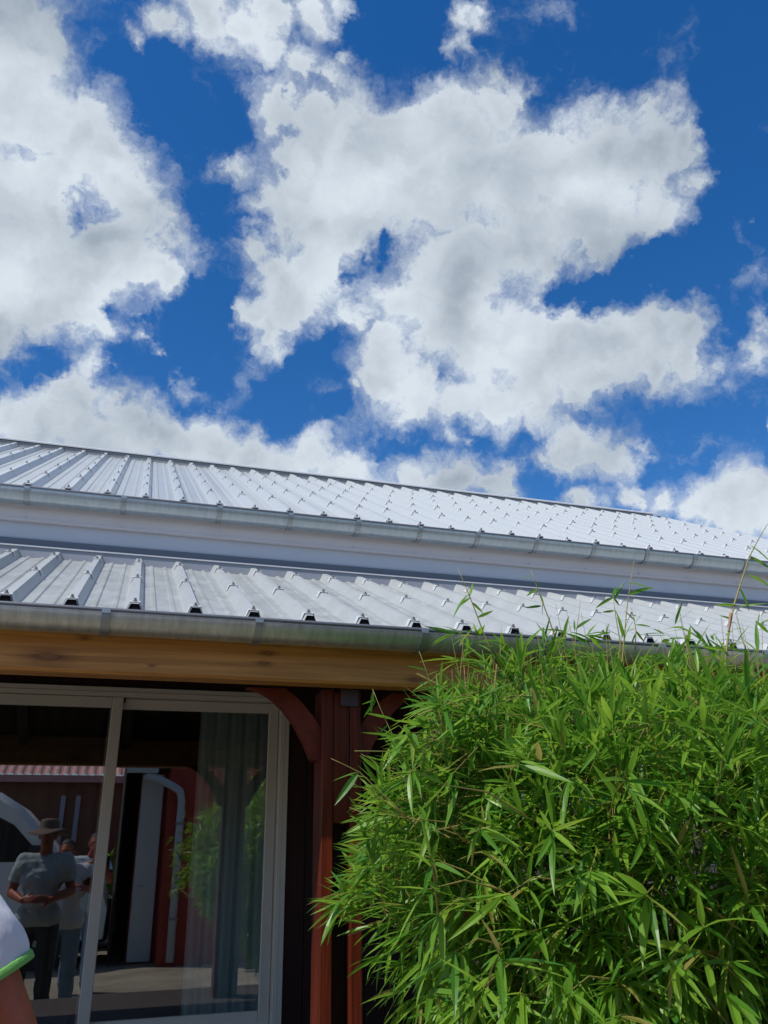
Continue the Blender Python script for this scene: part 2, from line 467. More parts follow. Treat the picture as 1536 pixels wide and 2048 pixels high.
# ------------------------------------------------------------------ mesh helpers
class MB:
    def __init__(s):
        s.v, s.f, s.mi = [], [], []

    def add(s, verts, faces, mi=0):
        o = len(s.v)
        s.v += [tuple(p) for p in verts]
        s.f += [tuple(i + o for i in f) for f in faces]
        s.mi += [mi] * len(faces)
        return s

    def box(s, x0, x1, y0, y1, z0, z1, mi=0):
        v = [(x, y, z) for z in (z0, z1) for y in (y0, y1) for x in (x0, x1)]
        return s.add(v, [(0, 2, 3, 1), (4, 5, 7, 6), (0, 1, 5, 4), (2, 6, 7, 3), (0, 4, 6, 2), (1, 3, 7, 5)], mi)

    def bevel_box(s, x0, x1, y0, y1, z0, z1, b=0.004, mi=0):
        bm = bmesh.new()
        bmesh.ops.create_cube(bm, size=1.0)
        for v in bm.verts:
            v.co = Vector(((x0 + x1) / 2 + v.co.x * (x1 - x0), (y0 + y1) / 2 + v.co.y * (y1 - y0), (z0 + z1) / 2 + v.co.z * (z1 - z0)))
        bmesh.ops.bevel(bm, geom=bm.edges[:], offset=b, segments=1, affect='EDGES')
        bm.verts.index_update()
        s.add([v.co[:] for v in bm.verts], [[v.index for v in f.verts] for f in bm.faces], mi)
        bm.free()
        return s

    def prism_y(s, poly, y0, y1, mi=0):
        """poly: (x, z) outline extruded along y"""
        n = len(poly)
        v = [(x, y0, z) for x, z in poly] + [(x, y1, z) for x, z in poly]
        f = [tuple(range(n)), tuple(range(2 * n - 1, n - 1, -1))]
        f += [(i, i + n, (i + 1) % n + n, (i + 1) % n) for i in range(n)]
        return s.add(v, f, mi)

    def prism_x(s, poly, x0, x1, mi=0):
        """poly: (y, z) outline extruded along x"""
        n = len(poly)
        v = [(x0, y, z) for y, z in poly] + [(x1, y, z) for y, z in poly]
        f = [tuple(range(n)), tuple(range(2 * n - 1, n - 1, -1))]
        f += [(i, i + n, (i + 1) % n + n, (i + 1) % n) for i in range(n)]
        return s.add(v, f, mi)

    def tube(s, pts, radii, n=8, mi=0, sx=1.0, sy=1.0, ref=None):
        pts = [Vector(p) for p in pts]
        if not hasattr(radii, '__len__'):
            radii = [radii] * len(pts)
        o = []
        up = Vector(ref) if ref is not None else Vector((0.3, 0.2, 1.0))
        for i, p in enumerate(pts):
            t = (pts[min(i + 1, len(pts) - 1)] - pts[max(i - 1, 0)])
            if t.length < 1e-9:
                t = Vector((0, 0, 1))
            t.normalize()
            a = up - t * up.dot(t)
            if a.length < 1e-3:
                a = Vector((1, 0, 0)) - t * t.x
            a.normalize()
            b = t.cross(a)
            for k in range(n):
                c = 2 * math.pi * k / n
                o.append(p + a * math.cos(c) * radii[i] * sx + b * math.sin(c) * radii[i] * sy)
        f = []
        m = len(pts)
        for i in range(m - 1):
            for k in range(n):
                f.append((i * n + k, i * n + (k + 1) % n, (i + 1) * n + (k + 1) % n, (i + 1) * n + k))
        f.append(tuple(range(n - 1, -1, -1)))
        f.append(tuple((m - 1) * n + k for k in range(n)))
        return s.add(o, f, mi)

    def ball(s, c, r, seg=14, rings=9, mi=0, rot=None):
        c = Vector(c)
        rx, ry, rz = r if hasattr(r, '__len__') else (r, r, r)
        v = [Vector((0, 0, rz))]
        for i in range(1, rings):
            a = math.pi * i / rings
            for k in range(seg):
                b = 2 * math.pi * k / seg
                v.append(Vector((rx * math.sin(a) * math.cos(b), ry * math.sin(a) * math.sin(b), rz * math.cos(a))))
        v.append(Vector((0, 0, -rz)))
        if rot is not None:
            v = [rot @ p for p in v]
        v = [p + c for p in v]
        f = [(0, 1 + k, 1 + (k + 1) % seg) for k in range(seg)]
        for i in range(rings - 2):
            for k in range(seg):
                a, b = 1 + i * seg, 1 + (i + 1) * seg
                f.append((a + k, b + k, b + (k + 1) % seg, a + (k + 1) % seg))
        l = len(v) - 1
        f += [(l, 1 + (rings - 2) * seg + (k + 1) % seg, 1 + (rings - 2) * seg + k) for k in range(seg)]
        return s.add(v, f, mi)

    def capsule(s, a, b, ra, rb, n=12, flat=1.0, mi=0, ref=None):
        a, b = Vector(a), Vector(b)
        t = (b - a).normalized()
        pts, rad = [], []
        for q in (-0.98, -0.75, -0.4, 0.0):
            pts.append(a + t * ra * q)
            rad.append(ra * math.sqrt(1 - q * q))
        for q in (0.0, 0.4, 0.75, 0.98):
            pts.append(b + t * rb * q)
            rad.append(rb * math.sqrt(1 - q * q))
        return s.tube(pts, rad, n, mi, 1.0, flat, ref)

    def mesh(s, name, mats, smooth=False):
        me = bpy.data.meshes.new(name)
        me.from_pydata(s.v, [], s.f)
        for m in (mats if isinstance(mats, (list, tuple)) else [mats]):
            me.materials.append(m)
        if any(s.mi):
            me.polygons.foreach_set('material_index', s.mi)
        if smooth:
            me.polygons.foreach_set('use_smooth', [True] * len(me.polygons))
        me.update()
        return me

    def build(s, name, mats, parent=None, smooth=False, fix=True):
        me = s.mesh(name, mats, smooth)
        if fix:
            bm = bmesh.new()
            bm.from_mesh(me)
            bmesh.ops.recalc_face_normals(bm, faces=bm.faces)
            bm.to_mesh(me)
            bm.free()
        return link(name, me, parent)

def link(name, data, parent=None, loc=None, rot=None):
    o = bpy.data.objects.new(name, data)
    COL.objects.link(o)
    if loc is not None:
        o.location = loc
    if rot is not None:
        o.rotation_euler = rot
    if parent is not None:
        o.parent = parent
        o.matrix_parent_inverse = Matrix.Translation(-Vector(parent.location))   # parents are only moved, never turned
    return o

def tag(o, label=None, cat=None, group=None, kind=None):
    for k, v in (('label', label), ('category', cat), ('group', group), ('kind', kind)):
        if v:
            o[k] = v
    return o

def thing(name, label, cat, loc=(0, 0, 0), group=None):
    o = bpy.data.objects.new(name, None)
    o.empty_display_size = 0.2
    COL.objects.link(o)
    o.location = loc
    return tag(o, label, cat, group)

def autosmooth(o, ang=40):
    me = o.data
    me.polygons.foreach_set('use_smooth', [True] * len(me.polygons))
    bm = bmesh.new()
    bm.from_mesh(me)
    for e in bm.edges:
        e.smooth = e.calc_face_angle(0.0) < R(ang) if len(e.link_faces) == 2 else False
    bm.to_mesh(me)
    bm.free()
    return o

# ------------------------------------------------------------------ ground
g = MB()
g.box(-600, 600, -600, 600, -0.5, 0.0)
tag(g.build('ground', M_YARD), kind='structure')
g = MB()
g.box(-4.2, 7.1, 3.25, 5.43, -0.1, 0.44)
tag(g.build('terrace_floor', M_SLAB), kind='structure')

# ------------------------------------------------------------------ main house
E0 = EYE
HX0, HX1 = -4.2, 7.2                        # gable to gable
UE_Y, UE_Z = 5.35, E0 + 2.287 - 0.053       # upper eave: pan of the sheet
RG_Y = 9.5
U_SL = 0.557
RIB_H, RIB_T, RIB_B = 0.046, 0.016, 0.038
house = thing('house', 'long grey house with tall white ribbed metal roof behind the veranda', 'house', (1.5, 9.5, 0))

def up_z(Y):
    return UE_Z + (Y - UE_Y) * U_SL

wall = MB()
WY = 5.47
# front wall above the veranda, side gables and back
wall.box(HX0, HX1, WY, WY + 0.2, E0 + 1.30, E0 + 2.26)
wall.prism_x([(WY + 0.2, 0), (13.5, 0), (13.5, up_z(5.6) - 0.12), (9.5, up_z(9.5) - 0.12), (WY + 0.2, up_z(WY + 0.2) - 0.12)], HX0, HX0 + 0.2)
wall.prism_x([(WY + 0.2, 0), (13.5, 0), (13.5, up_z(5.6) - 0.12), (9.5, up_z(9.5) - 0.12), (WY + 0.2, up_z(WY + 0.2) - 0.12)], HX1 - 0.2, HX1)
wall.box(HX0 + 0.2, HX1 - 0.2, 13.3, 13.5, 0, up_z(5.6) - 0.12)
wall.build('wall', M_WALL, house)

# ground floor front wall with two sliding door openings, dark stained boards
D_Z0, D_Z1 = E0 - 0.955, E0 + 1.010
DOORS = [(-1.16, 1.062), (2.02, 4.24)]
base_wall = MB()
xs = [HX0] + [v for d in DOORS for v in d] + [HX1]
for i in range(0, len(xs), 2):
    base_wall.box(xs[i], xs[i + 1], WY + 0.03, WY + 0.2, 0, E0 + 1.30)
for d in DOORS:
    base_wall.box(d[0], d[1], WY + 0.03, WY + 0.2, D_Z1, E0 + 1.30)
    base_wall.box(d[0], d[1], WY + 0.03, WY + 0.2, 0, D_Z0)
bw = base_wall.build('lower_wall', M_CLAD, house)
x = HX0 + 0.004
while x < HX1 - 0.1:
    x1 = min(x + 0.128, HX1)
    for d in DOORS:
        if x < d[0] < x1:
            x1 = d[0]
        if x < d[1] < x1:
            x1 = d[1]
    over = any(d[0] - 1e-4 <= x and x1 <= d[1] + 1e-4 for d in DOORS)
    b = MB()
    zlo = D_Z1 + 0.001 if over else 0.45
    if x1 - x > 0.02:
        b.bevel_box(x + 0.002, x1 - 0.002, WY + 0.008, WY + 0.029, zlo, E0 + 1.29, 0.003)
        b.build('board', M_CLAD, bw)
    x = x1

# fascia under the upper gutter
fa = MB()
fa.box(HX0, HX1, 5.435, 5.468, E0 + 2.075, E0 + 2.262)
fa.box(HX0, HX1, 5.428, 5.466, E0 + 2.065, E0 + 2.0745)
fascia = fa.build('fascia', M_FASCIA, house)
UBX = [-3.2, -2.7, -2.2, -1.7, -1.2, -0.734, -0.131, 0.505, 1.0, 1.498, 1.973, 2.434, 2.927, 3.43, 3.919, 4.375, 4.88, 5.38, 5.88, 6.38, 6.88]
sc_m = MB()
sc_m.tube([(0, 0, 0), (0, -0.005, 0), (0, -0.0085, 0)], [0.009, 0.009, 0.004], 8, ref=(1, 0, 0))
sc_me = sc_m.mesh('screw', M_FASCIA)
for x in UBX:
    link('screw', sc_me, fascia, (x, 5.434, E0 + 2.087))

# gutters -----------------------------------------------------------
def gutter(parent, x0, x1, yc, zc, r, material, brackets, front_lip=True):
    n = 20
    m = MB()
    seam = [x0]
    while seam[-1] < x1 - 2.2:
        seam.append(seam[-1] + 2.0)
    seam.append(x1)
    for a in range(len(seam) - 1):
        g0 = 0.0 if a % 2 == 0 else 0.0012
        prof = []
        for k in range(n + 1):
            t = math.pi * k / n
            prof.append((yc - (r + g0) * math.cos(t), zc - (r + g0) * math.sin(t)))
        inner = [(yc - (r - 0.003) * math.cos(math.pi * k / n), zc - (r - 0.003) * math.sin(math.pi * k / n)) for k in range(n, -1, -1)]
        m.prism_x(prof + inner, seam[a], seam[a + 1] + (0.02 if a < len(seam) - 2 else 0))
    # rolled bead along the front
    bead = [(yc - r + 0.004 + 0.0095 * math.cos(t), zc + 0.004 + 0.0095 * math.sin(t)) for t in [2 * math.pi * k / 12 for k in range(12)]]
    # end caps
    for xe in (x0 - 0.002, x1 + 0.0005):
        cap = [(yc - r * math.cos(math.pi * k / n), zc - r * math.sin(math.pi * k / n)) for k in range(n + 1)]
        m.prism_x(cap, xe, xe + 0.0015)
    o = m.build('gutter', material, parent)
    autosmooth(o, 35)
    bd = MB()
    bd.prism_x(bead, x0 - 0.001, x1 + 0.001)
    autosmooth(bd.build('gutter_bead', M_BEAD, o), 50)
    bm_ = MB()
    w = 0.034
    prof = []
    for k in range(n + 1):
        t = math.pi * k / n
        prof.append((-(r + 0.008) * math.cos(t), -(r + 0.008) * math.sin(t)))
    inn = [(-(r + 0.0022) * math.cos(math.pi * k / n), -(r + 0.0022) * math.sin(math.pi * k / n)) for k in range(n, -1, -1)]
    bm_.prism_x(prof + inn, -w / 2, w / 2)
    bm_.box(-w / 2, w / 2, -r - 0.0105, -r - 0.002, -0.012, 0.006)
    bme = bm_.mesh('gutter_bracket', M_BRK)
    for x in brackets:
        link('gutter_bracket', bme, o, (x, yc, zc))
    return o

M_BEAD = mat('shade darkened zinc bead', (0.17, 0.18, 0.20), 0.5, 0.5)  # shadow along the roll is put into this darker colour
M_BRK = mat('bracket steel', (0.42, 0.45, 0.455), 0.38, 0.8, 0.5, (20, 0.3, (0.33, 0.36, 0.365)))
gutter(house, HX0, HX1, 5.36, E0 + 2.236, 0.08, M_ZINC, UBX)

# ribbed sheets -------------------------------------------------------
def profile(x0, x1, phase, swage=True):
    """breakpoints (x, height) of the trapezoidal profile between x0 and x1"""
    pts = [(x0, 0.0)]
    k = math.ceil((x0 - phase) / 0.25 - 1)
    c = phase + 0.25 * k
    ev = []
    while c < x1 + 0.25:
        ev += [(c - RIB_B, 0), (c - RIB_T, RIB_H), (c + RIB_T, RIB_H), (c + RIB_B, 0)]
        for q in (0.0833, 0.1667):
            ev += [(c + q - 0.014, 0), (c + q - 0.007, 0.0065), (c + q + 0.007, 0.0065), (c + q + 0.014, 0)]
        c += 0.25
    pts += [e for e in ev if x0 < e[0] < x1]
    pts.append((x1, 0.0))
    return pts

def sheet_mesh(x0, x1, phase, ya, za, yb, zb, mt, lift=0.0):
    m = MB()
    t = Vector((0, yb - ya, zb - za)).normalized()
    nrm = Vector((0, -t.z, t.y))
    pr = profile(x0, x1, phase)
    v = []
    for (yy, zz) in ((ya, za), (yb, zb)):
        for (x, h) in pr:
            p = Vector((x, yy, zz)) + nrm * (h + lift)
            p.y = yy
            p.z = zz + (h + lift) / t.y            # sheets are cut plumb at both ends
            v.append(p)
    n = len(pr)
    m.add(v, [(i, i + 1, n + i + 1, n + i) for i in range(n - 1)])
    return m

PH = 0.005

def roof(parent, name, x0, x1, ya, za, yb, zb, mt, rows, joined):
    slope = (zb - za) / (yb - ya)
    d = MB()
    d.prism_x([(ya + 0.03, za + 0.03 * slope - 0.012), (yb, zb - 0.012), (yb, zb - 0.05), (ya + 0.03, za + 0.03 * slope - 0.05)], x0 + 0.01, x1 - 0.01)
    deck = d.build(name, M_UNDER, parent)
    x = PH - 0.125 + 0.25 * round((x0 - PH) / 0.25)
    i = 0
    while x < x1 - 1e-3:
        e = min(x + 1.0, x1)
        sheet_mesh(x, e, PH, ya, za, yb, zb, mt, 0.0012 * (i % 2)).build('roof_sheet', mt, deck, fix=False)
        x = e
        i += 1
    ribs = []
    c = PH + 0.25 * math.ceil((x0 - PH) / 0.25)
    while c < x1 - 0.05:
        ribs.append(c)
        c += 0.25
    # black foam closures in the rib mouths
    fm = MB()
    k = 1 / math.cos(math.atan(slope))
    fm.prism_y([(-RIB_B + 0.004, 0.0), (-RIB_T + 0.002, RIB_H * k - 0.004), (RIB_T - 0.002, RIB_H * k - 0.004), (RIB_B - 0.004, 0.0)], 0.006, 0.04)
    fme = fm.mesh('rib_closure', M_FOAM)
    for c in ribs:
        link('rib_closure', fme, deck, (c, ya, za + 0.001))
    # saddle washers with their bolts
    s = MB()
    hw, ww = 0.016, 0.0028
    t0 = RIB_T + 0.003
    prof = [(-0.031, RIB_H * 0.42), (-t0 - 0.001, RIB_H + ww), (t0 + 0.001, RIB_H + ww), (0.031, RIB_H * 0.42),
            (0.0335, RIB_H * 0.42), (t0 + 0.003, RIB_H + ww + 0.003), (-t0 - 0.003, RIB_H + ww + 0.003), (-0.0335, RIB_H * 0.42)]
    s.prism_y(prof, -hw, hw)
    zt = RIB_H + ww + 0.003
    s.tube([(0, 0, zt), (0, 0, zt + 0.004)], 0.010, 8, 1)
    s.tube([(0, 0, zt + 0.004), (0, 0, zt + 0.014)], 0.0058, 6, 1)
    ang = math.atan(slope)
    if joined:
        a = MB()
        for c in ribs:
            for yy in rows:
                mtx = Matrix.Translation((c, yy + random.uniform(-0.012, 0.012), za + (yy - ya) * slope)) @ Matrix.Rotation(ang, 4, 'X')
                vs = [mtx @ Vector(p) for p in s.v]
                o0 = len(a.v)
                a.v += [tuple(p) for p in vs]
                a.f += [tuple(i_ + o0 for i_ in f) for f in s.f]
                a.mi += s.mi
        o = a.build('saddle_washer', [M_SADDLE, M_BOLT], deck)
        o['kind'] = 'stuff'
    else:
        me = s.mesh('saddle_washer', [M_SADDLE, M_BOLT])
        bm = bmesh.new()
        bm.from_mesh(me)
        bmesh.ops.recalc_face_normals(bm, faces=bm.faces)
        bm.to_mesh(me)
        bm.free()
        for c in ribs:
            for yy in rows:
                y2 = yy + random.uniform(-0.02, 0.02)
                link('saddle_washer', me, deck, (c, y2, za + (y2 - ya) * slope), (ang, 0, 0))
    return deck, ribs, slope

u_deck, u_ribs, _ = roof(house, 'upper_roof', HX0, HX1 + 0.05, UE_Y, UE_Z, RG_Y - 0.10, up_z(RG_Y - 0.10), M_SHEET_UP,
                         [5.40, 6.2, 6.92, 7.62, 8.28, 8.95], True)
# back slope of the same roof
bk = MB()
bk.prism_x([(RG_Y - 0.1, up_z(RG_Y - 0.1) - 0.012), (RG_Y, up_z(RG_Y) - 0.03), (13.65, UE_Z), (13.65, UE_Z - 0.05), (RG_Y - 0.1, up_z(RG_Y - 0.1) - 0.06)], HX0, HX1 + 0.05)
bk.build('back_slope', M_SHEET_UP, house)
# ridge cap with lip, closures between the ribs
rc = MB()
rz = up_z(RG_Y - 0.1) + RIB_H / math.cos(math.atan(U_SL))
rz += 0.022
rc.prism_x([(RG_Y - 0.19, rz - 0.046), (RG_Y - 0.19, rz - 0.030), (RG_Y, rz + 0.072), (RG_Y + 0.25, rz - 0.08), (RG_Y + 0.25, rz - 0.084), (RG_Y, rz + 0.066), (RG_Y - 0.185, rz - 0.040)], HX0 - 0.01, HX1 + 0.06)
ridge = rc.build('ridge_cap', M_FLASH, house)

def closures(parent, ribs, y, zpan, slope, h, mt, thick=0.004):
    k = 1 / math.cos(math.atan(slope))
    m = MB()
    a = 0.25
    rt = RIB_H * k + 0.0015
    m.prism_y([(0.0005, rt), (RIB_T + 0.001, rt), (RIB_B + 0.001, 0.002), (a - RIB_B - 0.001, 0.002), (a - RIB_T - 0.001, rt), (a - 0.0005, rt), (a - 0.0005, h), (0.0005, h)], 0, thick)
    me = m.mesh('closure_strip', mt)
    for c in ribs[:-1]:
        link('closure_strip', me, parent, (c, y, zpan))

closures(u_deck, u_ribs, RG_Y - 0.175, up_z(RG_Y - 0.175), U_SL, RIB_H * 1.145 + 0.016, M_CLOSE)
# verge flashing on the gable
for xg in (HX0 - 0.012, HX1 + 0.052):
    vg = MB()
    vg.prism_x([(UE_Y, UE_Z + 0.05), (RG_Y - 0.20, up_z(RG_Y - 0.20) + 0.05), (RG_Y - 0.20, up_z(RG_Y - 0.20) - 0.12), (UE_Y, UE_Z - 0.12)], xg, xg + 0.012)
    vg.build('verge_flashing', M_FLASH, house)
# room behind the glass
rm = MB()
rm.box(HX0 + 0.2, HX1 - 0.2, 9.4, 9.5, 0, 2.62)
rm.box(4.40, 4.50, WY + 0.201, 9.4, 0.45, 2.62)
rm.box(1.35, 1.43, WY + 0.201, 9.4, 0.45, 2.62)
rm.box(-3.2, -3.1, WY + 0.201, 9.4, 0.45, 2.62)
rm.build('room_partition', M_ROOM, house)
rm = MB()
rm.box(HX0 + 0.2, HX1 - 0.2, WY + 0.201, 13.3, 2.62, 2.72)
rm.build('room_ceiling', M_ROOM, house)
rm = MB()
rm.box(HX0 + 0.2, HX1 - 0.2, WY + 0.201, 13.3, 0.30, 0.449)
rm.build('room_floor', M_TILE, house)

# sliding doors ---------------------------------------------------------
def sliding_door(x0, x1, mid):
    yf = WY - 0.02
    fr = MB()
    w = 0.058
    fr.bevel_box(x0, x0 + w, yf, yf + 0.14, D_Z0, D_Z1, 0.004)
    fr.bevel_box(x1 - w, x1, yf, yf + 0.14, D_Z0, D_Z1, 0.004)
    fr.bevel_box(x0 + w, x1 - w, yf + 0.001, yf + 0.14, D_Z1 - w, D_Z1 - 0.001, 0.004)
    fr.bevel_box(x0 + w, x1 - w, yf + 0.001, yf + 0.14, D_Z0 + 0.001, D_Z0 + 0.05, 0.004)
    # shallow bead that casts the thin line round the opening
    fr.bevel_box(x1 - w + 0.018, x1 - w + 0.024, yf - 0.005, yf + 0.02, D_Z0 + 0.004, D_Z1 - 0.004, 0.001)
    fr.bevel_box(x0 + w, x1 - w + 0.018, yf - 0.005, yf + 0.02, D_Z1 - w + 0.018, D_Z1 - w + 0.024, 0.001)
    door = fr.build('sliding_door', M_FRAME, house)
    for (a, b, yy) in ((x0 + w + 0.002, mid + 0.04, yf + 0.022), (mid - 0.04, x1 - w - 0.002, yf + 0.066)):
        s = MB()
        sw = 0.066
        za, zb = D_Z0 + 0.052, D_Z1 - w - 0.002
        for (p, q) in ((a, a + sw), (b - sw, b)):
            s.bevel_box(p, q, yy, yy + 0.038, za, zb, 0.005)
        s.bevel_box(a + sw, b - sw, yy + 0.001, yy + 0.037, zb - sw, zb - 0.001, 0.005)
        s.bevel_box(a + sw, b - sw, yy + 0.001, yy + 0.037, za + 0.001, za + 0.075, 0.005)
        s.build('sash', M_FRAME, door)
        p = MB()
        zg0, zg1 = za + 0.07, zb - sw + 0.006
        p.add([(a + sw - 0.006, yy + 0.018, zg0), (b - sw + 0.006, yy + 0.018, zg0), (b - sw + 0.006, yy + 0.018, zg1), (a + sw - 0.006, yy + 0.018, zg1)], [(0, 1, 2, 3)])
        p.build('glass_pane', M_GLASS, door, fix=False)
    br = MB()
    br.box(mid + 0.041, mid + 0.052, yf + 0.040, yf + 0.064, D_Z1 - w - 0.03, D_Z1 - w - 0.004)
    br.build('brush_seal', M_SEAL, door)
    return door

sliding_door(DOORS[0][0], DOORS[0][1], -0.04)
sliding_door(DOORS[1][0], DOORS[1][1], 3.14)

# curtains: things of their own that hang inside the glass
def curtain(x0, x1, y, z0, z1, folds, amp, mt, label, seed):
    rnd = random.Random(seed)
    n = folds * 12
    m = MB()
    v = []
    ph = [rnd.uniform(-0.6, 0.6) for _ in range(folds + 2)]
    for j in range(7):
        tz = j / 6
        for i in range(n + 1):
            s = i / n * folds
            k = int(s)
            a = math.sin(2 * math.pi * s + ph[k] * (1 - abs(2 * (s - k) - 1)))
            spread = 1 + 0.03 * (1 - tz) * math.sin(s * 1.7)
            v.append((x0 + (x1 - x0) * (i / n) * spread, y + amp * a * (0.75 + 0.25 * tz), z0 + (z1 - z0) * tz))
    f = [(j * (n + 1) + i, j * (n + 1) + i + 1, (j + 1) * (n + 1) + i + 1, (j + 1) * (n + 1) + i) for j in range(6) for i in range(n)]
    m.add(v, f)
    o = m.build('curtain', mt, None, smooth=True, fix=False)
    return tag(o, label, 'curtain')

curtain(0.50, 0.98, WY + 0.16, 0.47, 2.56, 5, 0.035, M_CURT, 'pale pleated curtain drawn to the right edge of the open glass door', 3)
curtain(-1.12, -0.10, WY + 0.26, 0.47, 2.56, 11, 0.025, M_CURT2, 'brown sheer curtain drawn across the left glass pane', 4)

# ------------------------------------------------------------------ veranda
LE_Y, LE_Z = 3.46, E0 + 0.937
LT_Y = 5.40
L_SL = 0.452
ver = thing('veranda', 'lean-to veranda with ribbed white roof, pine beam and red timber post', 'veranda', (1.5, 4.4, 0))

def lo_z(Y):
    return LE_Z + (Y - LE_Y) * L_SL

VX0, VX1 = -3.4, 6.6
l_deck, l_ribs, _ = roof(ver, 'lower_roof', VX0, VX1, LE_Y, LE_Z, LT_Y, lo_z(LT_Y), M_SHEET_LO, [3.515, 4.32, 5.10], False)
closures(l_deck, l_ribs, LT_Y - 0.10, lo_z(LT_Y - 0.10), L_SL, RIB_H * 1.097 + 0.020, M_CLOSE2)
ap = MB()
zt = lo_z(LT_Y - 0.10) + RIB_H * 1.097
zl = zt + 0.024
ap.prism_x([(LT_Y - 0.108, zl - 0.006), (LT_Y - 0.108, zl + 0.004), (LT_Y + 0.062, zl + 0.056), (LT_Y + 0.062, zl + 0.052), (LT_Y - 0.104, zl)], VX0, VX1)
ap.build('apron_flashing', M_FLASH, ver)
ap = MB()
ap.box(VX0, VX1, 5.452, 5.4685, zl + 0.053, zl + 0.104)
ap.build('upstand_strip', mat('upstand with painted shade', (0.13, 0.15, 0.18), 0.5), ver)  # dark colour paints in the shade on the upstand
gutter(ver, VX0, VX1, 3.48, E0 + 0.935, 0.08, M_ZINC_OLD, [-2.6, -1.98, -1.36, -0.73, -0.103, 0.52, 1.271, 1.89, 2.52, 3.15, 3.8, 4.4, 5.0, 5.6, 6.2])
bm_ = MB()
bm_.bevel_box(VX0 + 0.02, VX1 - 0.02, 3.572, 3.690, E0 + 0.714, E0 + 0.935, 0.012)
bm_.build('beam', M_PINE, ver)
# rafters seen only from below
for i in range(13):
    x = VX0 + 0.3 + i * 0.78
    rf = MB()
    rf.prism_x([(3.70, lo_z(3.70) - 0.052), (5.46, lo_z(5.46) - 0.052), (5.46, lo_z(5.46) - 0.19), (3.70, lo_z(3.70) - 0.19)], x, x + 0.07)
    rf.build('rafter', M_CLAD, ver)

def post(xc):
    """two flanking boards with packing blocks between them"""
    x0 = xc - 0.09
    rt = bpy.data.objects.new('post', None)
    p = MB()
    p.bevel_box(x0, x0 + 0.053, 3.70, 3.86, 0.0, E0 + 0.712, 0.004)
    po = p.build('post', M_RED, ver)
    p = MB()
    p.bevel_box(x0 + 0.131, x0 + 0.182, 3.70, 3.86, 0.0, E0 + 0.712, 0.004)
    p.build('post_board', M_RED, po)
    for (za, zb, yy) in ((E0 + 0.133, E0 + 0.70, 3.706), (E0 - 0.242, E0 - 0.161, 3.712), (0.0, 0.22, 3.706)):
        p = MB()
        p.bevel_box(x0 + 0.0535, x0 + 0.1305, yy, 3.85, za, zb, 0.003)
        p.build('packing_block', M_RED, po)
    p = MB()
    p.box(x0 + 0.0535, x0 + 0.1305, 3.80, 3.83, 0.22, E0 + 0.133)
    p.build('back_board', M_CLAD, po)
    p = MB()
    p.bevel_box(x0 + 0.085, x0 + 0.168, 3.688, 3.6995, E0 + 0.635, E0 + 0.713, 0.003)
    p.build('steel_bracket', M_STEEL, po)
    bpy.data.objects.remove(rt)
    return po

post(0.962)
post(-2.3)
post(4.6)

def brace(xp, sgn):
    """curved knee brace from the post (x = xp) up to the beam, sgn = direction away from the post"""
    zb = E0 + 0.7125
    lo = [(0.0, 0.395), (0.035, 0.402), (0.075, 0.485), (0.12, 0.560), (0.17, 0.622), (0.225, 0.670), (0.28, 0.700), (0.345, 0.7125)]
    up = [(0.165, 0.7125), (0.12, 0.682), (0.076, 0.640), (0.035, 0.592), (0.0, 0.545)]
    clean = [(xp + sgn * a, E0 + b) for a, b in lo + up]
    m = MB()
    n = len(clean)
    m.prism_y(clean, 3.735, 3.805)
    o = m.build('brace', M_REDX, ver)
    bm = bmesh.new()
    bm.from_mesh(o.data)
    bmesh.ops.triangulate(bm, faces=[f for f in bm.faces if len(f.verts) > 4])
    bm.to_mesh(o.data)
    bm.free()
    return o

for xp in (0.962, -2.3, 4.6):
    brace(xp - 0.0905, -1)
    brace(xp + 0.0925, 1)

#==BUSH==
# ------------------------------------------------------------------ bamboo
rb = random.Random(21)
bush = thing('bamboo_clump', 'dense bright green bamboo clump growing in front of the veranda', 'bamboo', (1.72, 2.55, 0))

def leaf_geo(m, mtx, L, W, droop, fold, twist=0.0, n=5):
    """lance-shaped blade with a folded midrib, bending down along its length"""
    ts = [0.0, 0.10, 0.30, 0.58, 0.82, 1.0][:n + 1]
    ws = [0.16, 0.62, 1.0, 0.86, 0.46, 0.0]
    v = []
    for t, w in zip(ts, ws):
        a = droop * t
        x = L * (t - 0.10 * droop * t * t)
        z = -L * droop * t * t * 0.5
        if w == 0.0:
            v.append(mtx @ Vector((x, 0, z)))
            continue
        h = W * w * 0.5
        c, sn = math.cos(twist * t), math.sin(twist * t)
        for sgn in (-1, 1):
            yy, zz = sgn * h * math.cos(fold), h * math.sin(fold)
            v.append(mtx @ Vector((x, yy * c - zz * sn, z + yy * sn + zz * c)))
            if sgn == -1:
                v.append(mtx @ Vector((x, 0, z)))
    f = []
    for i in range(4):
        a, b = i * 3, (i + 1) * 3
        f += [(a, b, b + 1, a + 1), (a + 1, b + 1, b + 2, a + 2)]
    f += [(12, 15, 13), (13, 15, 14)]
    m.add(v, f)

def frame(p, d, roll):
    """matrix with +X along d, +Z as far up as it can be, then rolled"""
    d = d.normalized()
    side = Vector((0, 0, 1)).cross(d)
    if side.length < 1e-3:
        side = Vector((1, 0, 0))
    side.normalize()
    up = d.cross(side)
    m = Matrix((d, side, up)).transposed().to_4x4()
    m = m @ Matrix.Rotation(roll, 4, 'X')
    m.translation = p
    return m

